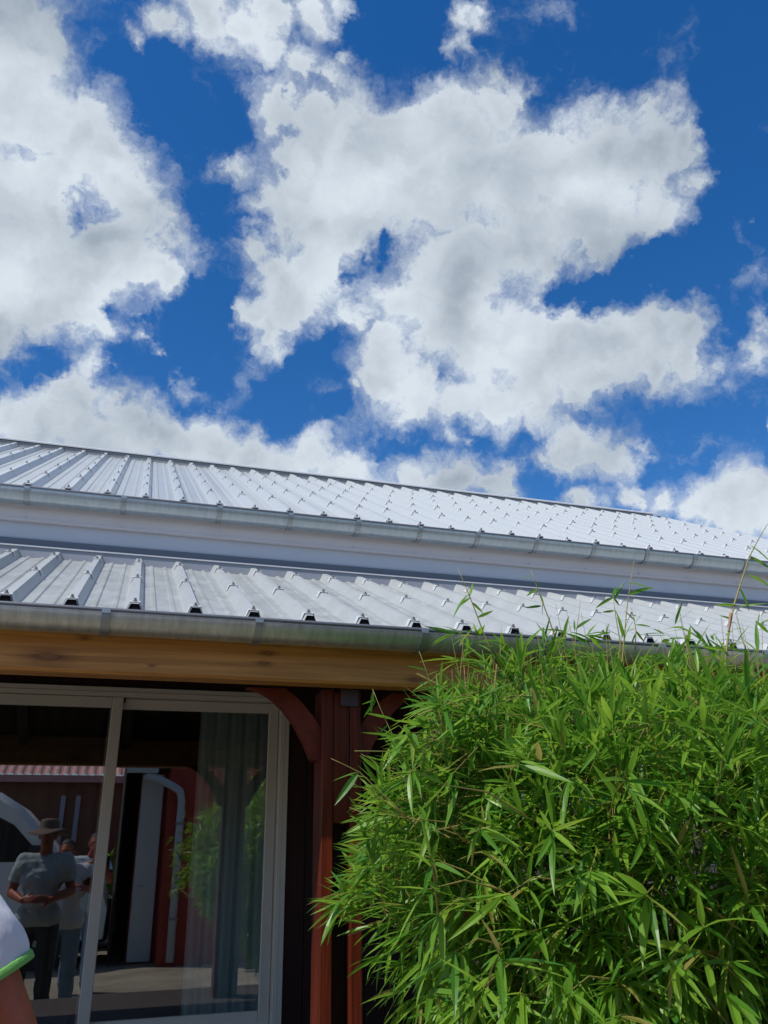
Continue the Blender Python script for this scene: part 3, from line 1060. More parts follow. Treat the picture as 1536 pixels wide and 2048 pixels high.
# a few blade shapes shared by the leaves that are objects of their own
LEAF_SHAPES = []
for dr, fo, tw in ((0.08, 0.30, 0.2), (0.22, 0.25, -0.3), (0.34, 0.35, 0.3), (0.14, 0.45, 0.0), (0.5, 0.30, -0.2), (0.03, 0.20, 0.35)):
    m = MB()
    leaf_geo(m, Matrix.Identity(4), 1.0, 0.115, dr, fo, tw)
    LEAF_SHAPES.append(m.mesh('leaf', M_LEAF))
leaves = []                                  # (matrix, length, width ratio, shape)

def spray(p, d, n, L0, spread, droop_bias=0.0, upright=0.0):
    """leaves fanned round the end of a twig"""
    d = d.normalized()
    for i in range(n):
        t = (i + 0.5) / n * 2 - 1
        ax = Vector((rb.gauss(0, 1), rb.gauss(0, 1), rb.gauss(0, 0.6)))
        ax = ax - d * ax.dot(d)
        if ax.length < 1e-3:
            continue
        ax.normalize()
        ld = d * (1.0 - 0.25 * rb.random()) + ax * spread * rb.uniform(0.35, 1.1) + Vector((0, 0, -droop_bias * rb.uniform(0.3, 1.2) + upright))
        L = L0 * rb.uniform(0.62, 1.2)
        b = p - d * rb.uniform(0.0, 0.05)
        leaves.append((frame(b, ld, rb.gauss(0, 0.4)), L, rb.uniform(0.75, 1.2), rb.randrange(len(LEAF_SHAPES))))

twig = MB()
BC = Vector((2.10, 2.62, 1.27))
BR = Vector((1.23, 0.90, 0.68))

def hull(d):
    """lumpy outline of the clump"""
    k = 1.0 + 0.07 * math.sin(5.1 * d.x + 3.0 * d.z + 1.0) + 0.06 * math.sin(7.3 * d.z - 4.0 * d.y + 2.0) + 0.05 * math.sin(11 * d.y + 6 * d.x)
    return k

cnt = 0
while cnt < 7400:
    inner = cnt > 5600
    d = Vector((rb.gauss(0, 1), rb.gauss(0, 1), rb.gauss(0, 1))).normalized()
    if d.z < -0.9 or d.y > (0.5 if inner else 0.8):
        continue
    rad = hull(d) * (rb.uniform(0.35, 0.75) if inner else 1.0 - 0.42 * rb.random() ** 1.8)
    zr = BR.z if d.z > 0 else 0.80
    if d.z > 0:                              # fuller shoulders above the widest level
        rad *= (abs(d.x) ** 3.6 + abs(d.y) ** 3.6 + abs(d.z) ** 3.6) ** (-1 / 3.6) * 0.985
    p = BC + Vector((d.x * BR.x * (0.94 if d.z < 0 else 1.0), d.y * BR.y, d.z * zr)) * rad
    if p.z < 0.25 or p.y > 3.34:
        continue
    nrm = Vector((d.x / BR.x, d.y / BR.y, d.z / BR.z)).normalized()
    top = max(0.0, d.z)
    td = nrm * 0.85 + Vector((rb.gauss(0, 0.4), rb.gauss(0, 0.4), rb.gauss(0.10, 0.35) + 0.10 * top))
    spray(p, td, rb.randint(4, 8), 0.130, 0.75, 0.45 * (1 - 0.7 * top), 0.0)
    if rb.random() < 0.4:
        q = p - td.normalized() * rb.uniform(0.10, 0.22) + Vector((rb.gauss(0, 0.02), rb.gauss(0, 0.02), -0.02))
        twig.tube([q, (q + p) / 2 + Vector((0, 0, 0.008)), p], [0.0016, 0.0013, 0.0008], 4)
    cnt += 1

# culms rising out of the base and arching over
culm_list = []
for i in range(52):
    a = rb.uniform(0, 2 * math.pi)
    b0 = Vector((BC.x + 0.42 * math.cos(a) * rb.random() ** 0.5, BC.y + 0.28 * math.sin(a) * rb.random() ** 0.5, 0))
    out = Vector((math.cos(a), 0.7 * math.sin(a), 0)) * rb.uniform(0.1, 0.75)
    H = rb.uniform(1.45, 2.02)
    pts = []
    for k in range(8):
        t = k / 7
        pts.append(b0 + Vector((out.x * t ** 1.8, out.y * t ** 1.8, H * (t - 0.10 * t ** 3))))
    c = MB()
    c.tube(pts, [0.0062 * (1 - 0.75 * k / 7) + 0.0008 for k in range(8)], 6)
    c.build('culm', M_CULM, bush, smooth=True)

# thin straw coloured stems that stand out of the upper side of the clump
for i in range(170):
    x, y = rb.uniform(0.85, 2.75), rb.uniform(2.05, 2.95)
    q = ((x - BC.x) / BR.x) ** 2 + ((y - BC.y) / BR.y) ** 2
    if q > 0.95:
        continue
    zt = BC.z + BR.z * math.sqrt(1 - q)
    lean = Vector((rb.gauss(0, 0.10), rb.gauss(0, 0.08), 1)).normalized()
    b0 = Vector((x, y, zt - rb.uniform(0.12, 0.4)))
    L = rb.uniform(0.25, 0.56)
    e = b0 + lean * L
    mid = b0 + lean * L * 0.5 + Vector((rb.gauss(0, 0.012), rb.gauss(0, 0.012), 0))
    twig.tube([b0, mid, e], [0.0022, 0.0016, 0.0005], 5)
    for k in range(rb.randint(1, 4)):
        t = rb.uniform(0.35, 0.95)
        spray(b0.lerp(e, t), Vector((rb.gauss(0, 0.7), rb.gauss(0, 0.7), 0.35)), rb.randint(1, 3), 0.10, 0.5, 0.15)

# leading shoots that stick out above and to the left
def shoot(path, Y, r0, sprays, bend=0.0, name='shoot'):
    pts = [at(x, y, Y + bend * i / max(1, len(path) - 1)) for i, (x, y) in enumerate(path)]
    c = MB()
    n = len(pts)
    c.tube(pts[::-1], [r0 * (1 - 0.85 * i / (n - 1)) + 0.0004 for i in range(n)], 6)
    # nodes: slight swellings
    for i in range(1, n - 1):
        c.ball(pts[i], r0 * 1.35 * (0.4 + 0.6 * i / n), 6, 4)
    c.build(name, M_TWIG, bush, smooth=True)
    for (x0, y0, x1, y1, dy) in sprays:        # single blades, foot and tip
        a = at(x0, y0, Y)
        b = at(x1, y1, Y + dy)
        L = (b - a).length
        leaves.append((frame(a, b - a, rb.gauss(0, 0.5)), L * 1.1, rb.uniform(1.25, 1.6), rb.choice((0, 3, 5))))

shoot([(915,1135),(929,1168),(943,1202),(968,1268),(985,1310),(1000,1360)], 2.45, 0.0028,
      [(938,1188,905,1230,-.03),(940,1192,945,1168,.02),(945,1205,965,1225,.02),(941,1195,918,1212,.05),(955,1235,985,1222,.0)])
shoot([(1062,1140),(1070,1162),(1078,1186),(1097,1236),(1113,1282),(1130,1340),(1140,1400)], 2.5, 0.003,
      [(1066,1152,1045,1156,.0),(1068,1158,1080,1175,.03),(1074,1178,1055,1190,-.02),(1080,1188,1090,1218,.0),(1083,1212,1052,1215,.02),(1086,1205,1084,1230,.0)])
shoot([(1268,1122),(1262,1160),(1254,1215),(1248,1282),(1243,1340),(1240,1400)], 2.45, 0.003,
      [(1256,1190,1304,1173,.0),(1258,1165,1305,1176,-.03)])
shoot([(1226,1190),(1231,1230),(1240,1282),(1247,1350)], 2.52, 0.0025,
      [(1226,1194,1252,1162,.0),(1226,1196,1232,1172,.03),(1227,1196,1190,1214,-.02),(1228,1196,1238,1210,.02),(1230,1200,1245,1168,.0),(1229,1222,1205,1224,.0)])
shoot([(1535,1048),(1516,1080),(1498,1115),(1482,1165),(1468,1210),(1458,1260),(1452,1310),(1448,1380)], 2.35, 0.0046,
      [(1500,1112,1545,1140,.0),(1500,1090,1550,1128,-.05),(1496,1150,1540,1170,.03),(1478,1175,1500,1220,.0),(1472,1212,1432,1208,.0),(1474,1214,1535,1206,.03),(1465,1240,1440,1230,.0)])
shoot([(1270,1300),(1272,1262),(1268,1236),(1262,1215)][::-1], 2.5, 0.002,
      [(1270,1242,1250,1222,.0),(1271,1246,1283,1228,.0),(1271,1250,1300,1252,.0),(1271,1258,1248,1262,.0),(1272,1262,1288,1284,.0),(1272,1266,1262,1290,.0)])
shoot([(1161,1203),(1156,1240),(1150,1285),(1148,1330)], 2.5, 0.0018, [(1152,1258,1182,1236,.0),(1150,1262,1148,1240,.0)])
shoot([(745,1378),(760,1415),(778,1455),(800,1500),(822,1545),(850,1590)], 2.3, 0.0022,
      [(747,1380,742,1425,.0),(750,1400,725,1408,.0),(752,1402,728,1432,.02),(790,1440,735,1426,.0),(775,1450,760,1465,.03),(800,1450,765,1470,-.02)])
shoot([(838,1302),(852,1340),(866,1385),(880,1430),(892,1470),(905,1510)], 2.35, 0.0022,
      [(852,1342,815,1330,.0),(856,1350,874,1342,.0),(858,1362,826,1382,.0),(868,1385,850,1374,.0),(876,1405,806,1414,.0),(880,1425,905,1380,.0)])
shoot([(662,1517),(690,1530),(720,1545),(748,1572),(790,1612),(830,1650)], 2.15, 0.0018,
      [(718,1544,668,1559,.0),(716,1546,673,1604,-.03),(735,1556,700,1548,.02)])
shoot([(722,1508),(760,1528),(800,1552),(850,1600)], 2.2, 0.0016, [(730,1512,790,1530,.0),(745,1520,800,1520,.0)])
shoot([(708,1568),(740,1582),(780,1610),(820,1640)], 2.15, 0.0016, [(730,1575,705,1572,.0)])
# long bending sprays over the front of the clump
for (x, y, L0, n) in ((905,1905,.15,8),(1000,1905,.16,7),(875,1830,.13,8),(1180,1745,.16,7),(1290,1790,.18,8),(1410,1855,.18,6),(1335,1925,.16,7),
                      (1130,1990,.16,7),(1450,1985,.2,4),(850,1780,.11,6),(860,1710,.11,6),(860,1980,.12,6),(1040,1520,.15,6),(1380,1615,.18,6),
                      (1250,1560,.16,5),(1100,1660,.14,7),(960,1650,.14,7),(1300,1660,.15,6),(1480,1640,.17,6),(960,1980,.17,7),(1240,2030,.17,7),
                      (910,2030,.13,7),(850,1640,.10,6),(890,1570,.10,6),(1010,1790,.14,6),(1500,1770,.17,6),(1080,1430,.14,5),(1350,1440,.16,5),(1480,1480,.17,5)):
    p = at(x, y, rb.uniform(1.72, 1.85))
    fr = Vector((rb.gauss(-0.25, 0.35), -0.55, rb.uniform(-0.1, 0.35)))
    if x < 960:
        fr.x = -abs(fr.x) - 0.1
    spray(p, fr, n, L0, 0.95, 0.55)
    e = p - fr.normalized() * 0.3 + Vector((0, 0, 0.02))
    twig.tube([e, (e + p) / 2 + Vector((0, 0, 0.02)), p], [0.0026, 0.002, 0.001], 5)

for i in range(95):
    d = Vector((rb.uniform(-1, 0.75), -rb.uniform(0.25, 1.0), rb.uniform(-0.55, 0.95))).normalized()
    p = BC + Vector((d.x * BR.x, d.y * BR.y, d.z * BR.z)) * 1.06
    if abs(d.x) > 0.9:
        continue
    fr = Vector((d.x * 0.8 + rb.gauss(0, 0.35), -0.45, rb.uniform(-0.1, 0.45)))
    if d.x < -0.3:
        fr.x = -abs(fr.x) - 0.1
    spray(p, fr, rb.randint(4, 7), rb.uniform(0.12, 0.165), 0.95, 0.5)
    e = p - fr.normalized() * 0.28 + Vector((0, 0, 0.02))
    twig.tube([e, (e + p) / 2 + Vector((0, 0, 0.02)), p], [0.0024, 0.0018, 0.001], 5)

# the fuller upper left shoulder and the loose, uneven top
for i in range(210):
    y = rb.uniform(1375, 1720)
    k = (y - 1360) / 360
    left = 850 - 110 * min(1, k * 2.6) - 52 * k
    p = at(left + 45 + 175 * rb.random(), y, rb.uniform(2.2, 2.75))
    td = Vector((-0.55 + rb.gauss(0, 0.35), rb.gauss(-0.3, 0.4), rb.gauss(0.15, 0.35)))
    spray(p, td, rb.randint(4, 7), 0.125, 0.75, 0.3)
    q = p - td.normalized() * rb.uniform(0.15, 0.3)
    twig.tube([q, (q + p) / 2 + Vector((0, 0, 0.01)), p], [0.0018, 0.0014, 0.0008], 4)
for i in range(70):
    p = at(rb.uniform(900, 1560), rb.uniform(1265, 1350), rb.uniform(2.35, 2.9))
    td = Vector((rb.gauss(0, 0.6), rb.gauss(0, 0.5), rb.gauss(0.2, 0.3)))
    spray(p, td, rb.randint(2, 5), 0.12, 0.7, 0.2)
    q = p + Vector((rb.gauss(0, 0.03), rb.gauss(0, 0.03), -rb.uniform(0.2, 0.35)))
    twig.tube([q, (q + p) / 2, p], [0.0022, 0.0016, 0.0008], 4)

t_ = twig.build('twigs', M_TWIG, bush)
t_['kind'] = 'stuff'
# a dry sheath and a hanging dead blade
m = MB()
m.capsule(at(1461, 1228, 2.34), at(1457, 1262, 2.34), 0.005, 0.0035, 8)
m.build('dry_sheath', M_SHEATH, bush, smooth=True)
# leaves nearest the lens are objects of their own, the rest one mass
C0 = Vector((0, 0, EYE))

def shows(e):
    c = e[0] @ Vector((e[1] * 0.5, 0, 0)) - C0
    z = c.dot(f_)
    if z < 0.2 or abs(c.dot(r_) / z) > 0.50 or abs(c.dot(d_) / z) > 0.66:
        return 1e9
    face = abs((e[0].to_3x3() @ Vector((0, 0, 1))).dot(c.normalized()))
    front = c.y + 0.35 * max(0.0, 1.1 - c.z - EYE)
    return front - 0.15 * face - 1.2 * (e[1] - 0.1)

order = sorted(range(len(leaves)), key=lambda i: shows(leaves[i]))
for i in order[:300]:
    mtx, L, w, sh = leaves[i]
    o = bpy.data.objects.new('leaf', LEAF_SHAPES[sh])
    COL.objects.link(o)
    o.parent = bush
    o.matrix_parent_inverse = Matrix.Translation(-bush.location)
    o.matrix_basis = mtx @ Matrix.Diagonal((L, L * w * 1.05, L, 1))
mass = MB()
for i in order[300:]:
    mtx, L, w, sh = leaves[i]
    dr, fo, tw = ((0.08, 0.30, 0.2), (0.22, 0.25, -0.3), (0.34, 0.35, 0.3), (0.14, 0.45, 0.0), (0.5, 0.30, -0.2), (0.03, 0.20, 0.35))[sh]
    leaf_geo(mass, mtx, L, L * 0.115 * w, dr, fo, tw)
o = mass.build('foliage', M_LEAF, bush, fix=False)
o['kind'] = 'stuff'

#==YARD==
# ------------------------------------------------------------------ across the yard (seen in the glass)
M_OPP = mat('brown red render', (0.24, 0.125, 0.08), 0.9, 0, 0.2, (5, 0.25, (0.18, 0.09, 0.06)))
M_OPPR = mat('brick red render', (0.36, 0.06, 0.04), 0.85, 0, 0.2, (4, 0.3, (0.28, 0.045, 0.035)))
M_PINK = mat('faded pink sheet', (0.62, 0.33, 0.30), 0.6)
M_DOORW = mat('pale blue white panel', (0.62, 0.70, 0.72), 0.6)
M_DPIPE = mat('grey downpipe', (0.40, 0.47, 0.53), 0.45)
M_DARK = mat('dark opening', (0.02, 0.018, 0.018), 0.9)

def ridged_roof(x0, x1, ya, za, yb, zb, pitch, h):
    m = MB()
    n = int(round((x1 - x0) / pitch))
    v = []
    for (y, z) in ((ya, za), (yb, zb)):
        for i in range(n * 4 + 1):
            q = i % 4
            v.append((x0 + (x1 - x0) * i / (n * 4), y, z + (h if q in (1, 2) else 0.0)))
    k = n * 4 + 1
    m.add(v, [(i, i + 1, k + i + 1, k + i) for i in range(k - 1)])
    return m

shed = thing('workshop', 'brown red workshop with faded pink ribbed roof, reflected in the left pane', 'workshop', (-4.0, -10.0, 0))
m = MB()
m.box(-9, 0.30, -12.0, -8.6, 0, 3.12)
m.build('wall', M_OPP, shed)
ridged_roof(-9.2, 0.55, -8.35, 3.10, -12.4, 4.95, 0.18, 0.035).build('roof', M_PINK, shed, fix=False)
m = MB()
m.box(-9.2, 0.55, -8.42, -8.36, 2.96, 3.095)
m.build('fascia', M_PINK, shed)
for xw in (-6.5, -3.9):
    m = MB()
    m.bevel_box(xw, xw + 1.1, -8.598, -8.55, 1.0, 2.1, 0.01)
    f = m.build('window', M_DOORW, shed)
    m = MB()
    m.box(xw + 0.08, xw + 1.02, -8.549, -8.545, 1.08, 2.02)
    m.build('pane', M_DARK, f)
for xp in (-1.05, -0.75):
    m = MB()
    m.box(xp, xp + 0.09, -8.599, -8.52, 0, 2.7)
    m.build('pilaster', M_DPIPE, shed)

wing = thing('annexe', 'brick red annexe with pale door and grey downpipe, reflected in the open door', 'annexe', (3.0, -4.0, 0))
m = MB()
m.box(0.82, 6.5, -6.5, -2.6, 0, 3.6)
m.box(0.40, 0.82, -6.5, -3.2, 0, 3.6)
m.box(0.18, 0.40, -6.5, -6.3, 0, 3.0)
m.build('wall', M_OPPR, wing)
m = MB()
m.box(0.16, 0.82, -6.5, -2.75, 2.72, 3.55)
m.build('porch_head', M_DARK, wing)
m = MB()
m.bevel_box(0.42, 0.76, -3.199, -3.12, 0.02, 2.68, 0.01)
dr = m.build('door', M_DOORW, wing)
m = MB()
m.tube([(0.48, -3.12, 1.05), (0.48, -3.07, 1.05), (0.56, -3.07, 1.05)], 0.012, 8)
m.build('handle', M_DPIPE, dr)
m = MB()
m.box(0.16, 0.185, -6.3, -2.9, 0, 2.71)
m.build('side_wall', M_DARK, wing)
m = MB()
pipe = [(0.44, -2.47, 2.62), (0.62, -2.47, 2.56), (0.86, -2.48, 2.45), (0.97, -2.50, 2.38), (1.005, -2.52, 2.25), (1.005, -2.53, 1.9), (1.005, -2.53, 0.06)]
m.tube(pipe, 0.058, 12)
m.build('downpipe', M_DPIPE, wing, smooth=True)
for z in (0.6, 1.9):
    m = MB()
    m.box(0.935, 1.075, -2.598, -2.468, z, z + 0.035)
    m.build('pipe_clip', M_BOLT, wing)
m = MB()
m.prism_x([(-2.52, 2.64), (-2.40, 2.64), (-2.38, 2.76), (-2.52, 2.76)], 0.16, 0.62)
m.build('gutter', M_DPIPE, wing)

# white van
M_VAN = mat('white van paint', (0.74, 0.77, 0.78), 0.3, 0, 0.5)
M_BLACK = mat('black rubber', (0.015, 0.015, 0.016), 0.7)
M_VGLASS = mat('dark vehicle glass', (0.02, 0.025, 0.03), 0.05, 0, 0.6)
M_LAMP = mat('lamp lens', (0.6, 0.6, 0.58), 0.15)
M_RIM = mat('wheel rim', (0.45, 0.46, 0.47), 0.35, 0.7)

def wheel(parent, x, y, r, w, side):
    m = MB()
    prof = [(0.62 * r, -w / 2), (0.94 * r, -w / 2), (r, -w / 3), (r, w / 3), (0.94 * r, w / 2), (0.62 * r, w / 2)]
    n = 28
    v = [(x + a * math.cos(2 * math.pi * k / n), y + b, r + a * math.sin(2 * math.pi * k / n)) for k in range(n) for a, b in prof]
    q = len(prof)
    f = [(k * q + i, k * q + (i + 1) % q, ((k + 1) % n) * q + (i + 1) % q, ((k + 1) % n) * q + i) for k in range(n) for i in range(q)]
    m.add(v, f)
    o = m.build('wheel', M_BLACK, parent, smooth=True)
    m = MB()
    yo = y + side * w * 0.30
    m.tube([(x, yo, r), (x, yo + side * 0.02, r)], [0.60 * r, 0.5 * r], 24, ref=(1, 0, 0))
    m.tube([(x, yo + side * 0.02, r), (x, yo + side * 0.04, r)], [0.16 * r, 0.13 * r], 12, ref=(1, 0, 0))
    m.build('rim', M_RIM, o)

def vehicle(name, label, cat, x0, y0, y1, prof, wx, wr, paint, windows, lamps_z):
    """prof: (x, z) side outline, pointing to +x; windows: polygons on both flanks"""
    t = thing(name, label, cat, (x0 + 2.0, (y0 + y1) / 2, 0))
    bm = bmesh.new()
    n = len(prof)
    rows = []
    for (y, k) in ((y0, 0.0), (y0 + 0.10, 1.0), (y1 - 0.10, 1.0), (y1, 0.0)):
        row = []
        for (x, z) in prof:
            inset = 0.0 if k else 0.07 * (1 if z > 0.9 else 0.25)
            zz = z - inset * (0.9 if z > 1.0 else 0.0)
            row.append(bm.verts.new((x0 + x - (inset if x > 3.4 else 0), y, zz)))
        rows.append(row)
    for a, b in zip(rows, rows[1:]):
        for i in range(n):
            bm.faces.new((a[i], a[(i + 1) % n], b[(i + 1) % n], b[i]))
    bm.faces.new(rows[0])
    bm.faces.new(rows[-1][::-1])
    bmesh.ops.recalc_face_normals(bm, faces=bm.faces)
    me = bpy.data.meshes.new('body')
    bm.to_mesh(me)
    bm.free()
    me.materials.append(paint)
    body = link('body', me, t)
    autosmooth(body, 32)
    for poly in windows:
        for side, y in ((-1, y0), (1, y1)):
            m = MB()
            m.prism_y([(x0 + a, b) for a, b in poly], y - 0.004, y + 0.004)
            m.build('side_window', M_VGLASS, t)
    for x in wx:
        for side, y in ((-1, y0 + 0.11), (1, y1 - 0.11)):
            wheel(t, x0 + x, y + side * 0.02, wr, 0.2, side)
            m = MB()
            m.tube([(x0 + x, y + side * 0.112, wr + 0.02), (x0 + x, y + side * 0.114, wr + 0.02)], wr * 1.14, 24, ref=(1, 0, 0))
            m.build('wheel_arch', M_BLACK, t)
    xm = max(p[0] for p in prof)
    for y in (y0 + 0.18, y1 - 0.42):
        m = MB()
        m.bevel_box(x0 + xm - 0.10, x0 + xm - 0.02, y, y + 0.24, lamps_z, lamps_z + 0.14, 0.02)
        m.build('headlight', M_LAMP, t)
    m = MB()
    m.bevel_box(x0 + xm - 0.16, x0 + xm + 0.03, y0 + 0.05, y1 - 0.05, 0.32, 0.55, 0.03)
    m.build('bumper', M_BLACK, t)
    return t

van = vehicle('van', 'white van parked across the yard, reflected in the left pane', 'van', -5.05, -4.85, -3.0,
        [(0.0, 0.42), (0.02, 1.9), (0.12, 2.34), (0.35, 2.46), (3.0, 2.47), (3.45, 2.38), (3.75, 2.20), (4.15, 1.80), (4.42, 1.48), (4.85, 1.30), (5.08, 1.12), (5.14, 0.75), (5.12, 0.36), (0.05, 0.34)],
        (0.95, 4.2), 0.34, M_VAN, [[(2.85, 1.42), (2.87, 2.10), (3.35, 2.10), (3.70, 1.92), (4.12, 1.50), (4.12, 1.42)]], 0.86)
m = MB()
m.bevel_box(-5.05 + 3.95, -5.05 + 4.15, -2.99, -2.86, 1.42, 1.64, 0.03)
m.build('mirror', M_BLACK, van)
vehicle('car', 'dark car nose just visible past the door edge, in the right pane reflection', 'car', -3.75, -7.3, -5.6,
        [(0.0, 0.35), (0.0, 0.95), (0.35, 1.02), (0.75, 1.40), (1.2, 1.48), (2.1, 1.47), (2.6, 1.28), (3.05, 0.98), (3.75, 0.88), (4.0, 0.72), (4.05, 0.35), (4.0, 0.24), (0.1, 0.24)],
        (0.75, 3.3), 0.31, mat('black car paint', (0.012, 0.013, 0.016), 0.2, 0, 0.5), [[(0.75, 1.0), (0.98, 1.34), (2.05, 1.38), (2.5, 1.22), (2.82, 1.0)]], 0.66)

# small leafy plant at the corner of the workshop
pl = thing('garden_plant', 'bright leafy plant by the pale wall, reflected beside the door edge', 'plant', (0.1, -7.9, 0))
m = MB()
for k in range(26):
    a = rb.uniform(0, 6.28)
    b = Vector((0.12 + rb.gauss(0, 0.02), -7.9 + rb.gauss(0, 0.03), rb.uniform(0.4, 1.5)))
    leaf_geo(m, frame(b, Vector((math.cos(a) * 0.6, math.sin(a) * 0.6, 0.6)), rb.gauss(0, 0.6)), 0.42, 0.09, 0.9, 0.2)
m.build('foliage', M_LEAF, pl, fix=False)['kind'] = 'stuff'
m = MB()
m.tube([(0.12, -7.9, 0), (0.13, -7.9, 0.8), (0.12, -7.9, 1.5)], [0.02, 0.015, 0.006], 6)
m.build('stem', M_CULM, pl)

#==PEOPLE==
# ------------------------------------------------------------------ people
M_SKIN = mat('tanned skin', (0.42, 0.105, 0.048), 0.48, 0, 0.4, (30, 0.25, (0.31, 0.072, 0.034)), (160, 0.2))
M_TEE = mat('white cotton', (0.66, 0.66, 0.70), 0.9, 0, 0.2, (40, 0.3, (0.60, 0.60, 0.65)), (11, 0.7), (1.0, 1.0, 0.45))
M_TRIM = mat('lime green trim', (0.17, 0.42, 0.10), 0.8, 0, 0.2, None, (200, 0.2))
M_BLUE = mat('pale blue cotton', (0.50, 0.62, 0.66), 0.9, 0, 0.2, None, (11, 0.8), (1.0, 1.0, 0.45))
M_GREY = mat('grey green cotton', (0.44, 0.52, 0.53), 0.9, 0, 0.2, None, (11, 0.8), (1.0, 1.0, 0.45))
M_JEAN = mat('washed denim', (0.22, 0.33, 0.43), 0.9, 0, 0.2, (14, 0.3, (0.15, 0.24, 0.34)), (60, 0.3))
M_DKTR = mat('dark work trousers', (0.035, 0.045, 0.045), 0.9, 0, 0.2, None, (40, 0.3))
M_HAIR = mat('dark hair', (0.012, 0.010, 0.009), 0.6, 0, 0.4, None, (120, 0.6))
M_HAT = mat('brown canvas hat', (0.20, 0.145, 0.12), 0.9, 0, 0.2, (30, 0.3, (0.15, 0.11, 0.09)), (60, 0.3))
M_SHOE = mat('dark shoe', (0.03, 0.027, 0.025), 0.6)
M_EYE = mat('eye', (0.5, 0.48, 0.45), 0.2)
M_PUPIL = mat('pupil', (0.01, 0.008, 0.007), 0.2)
M_PHONE = mat('black phone', (0.012, 0.012, 0.014), 0.25)

def solid(mb, voxel, smooth_n, mt, name, parent, folds=0.0):
    """melts overlapping limbs into one continuous skin"""
    me = mb.mesh(name, mt)
    o = bpy.data.objects.new('tmp', me)
    COL.objects.link(o)
    md = o.modifiers.new('r', 'REMESH')
    md.mode = 'VOXEL'
    md.voxel_size = voxel
    sm = o.modifiers.new('s', 'SMOOTH')
    sm.iterations = smooth_n
    sm.factor = 0.5
    dg = bpy.context.evaluated_depsgraph_get()
    m2 = bpy.data.meshes.new_from_object(o.evaluated_get(dg))
    bpy.data.objects.remove(o)
    bpy.data.meshes.remove(me)
    m2.name = name
    if folds:                               # soft creases running across the cloth
        from mathutils import noise
        nrm = [v.normal.copy() for v in m2.vertices]
        pos = []
        for v, vn in zip(m2.vertices, nrm):
            q = v.co.copy()
            a = noise.noise(Vector((q.x * 9, q.y * 9, q.z * 22 + q.x * 14)))
            b = noise.noise(Vector((q.x * 26 + 5, q.y * 26, q.z * 34)))
            pos += (q + vn * (folds * (1.0 - abs(a) * 2.4) * 0.8 + folds * 0.35 * b))[:]
        m2.vertices.foreach_set('co', pos)
        m2.update()
    m2.materials.clear()
    m2.materials.append(mt)
    m2.polygons.foreach_set('use_smooth', [True] * len(m2.polygons))
    return link(name, m2, parent)

def hand(mb, wrist, d, palm_n, s=1.0, curl=0.5):
    """palm, four unequal bent fingers and a thumb; d = pointing direction, palm_n = way the palm faces"""
    d = Vector(d).normalized()
    pn = Vector(palm_n)
    pn = (pn - d * pn.dot(d)).normalized()
    side = d.cross(pn)
    w = Vector(wrist)
    for k in (-1.2, -0.4, 0.4, 1.2):
        mb.capsule(w + side * k * 0.016 * s, w + d * 0.085 * s + side * k * 0.019 * s, 0.013 * s, 0.0105 * s, 8)
    for k, L in ((-1.5, 0.064), (-0.5, 0.078), (0.5, 0.074), (1.5, 0.057)):
        p = w + d * 0.088 * s + side * k * 0.0195 * s
        dirn = d.copy()
        r = 0.0088 * s
        for j, q in enumerate((0.45, 0.32, 0.23)):
            ang = curl * (0.5, 0.8, 0.6)[j]
            dirn = (dirn * math.cos(ang) + pn * math.sin(ang)).normalized()
            e = p + dirn * L * q * s
            mb.capsule(p, e, r, r * 0.9, 8)
            p = e
            r *= 0.9
    p = w + side * -0.026 * s + d * 0.02 * s
    e = p + (d * 0.7 - side * 0.65 + pn * 0.3).normalized() * 0.042 * s
    mb.capsule(p, e, 0.0125 * s, 0.0105 * s, 8)
    mb.capsule(e, e + (d * 0.9 - side * 0.15 + pn * 0.45).normalized() * 0.034 * s, 0.0105 * s, 0.0085 * s, 8)

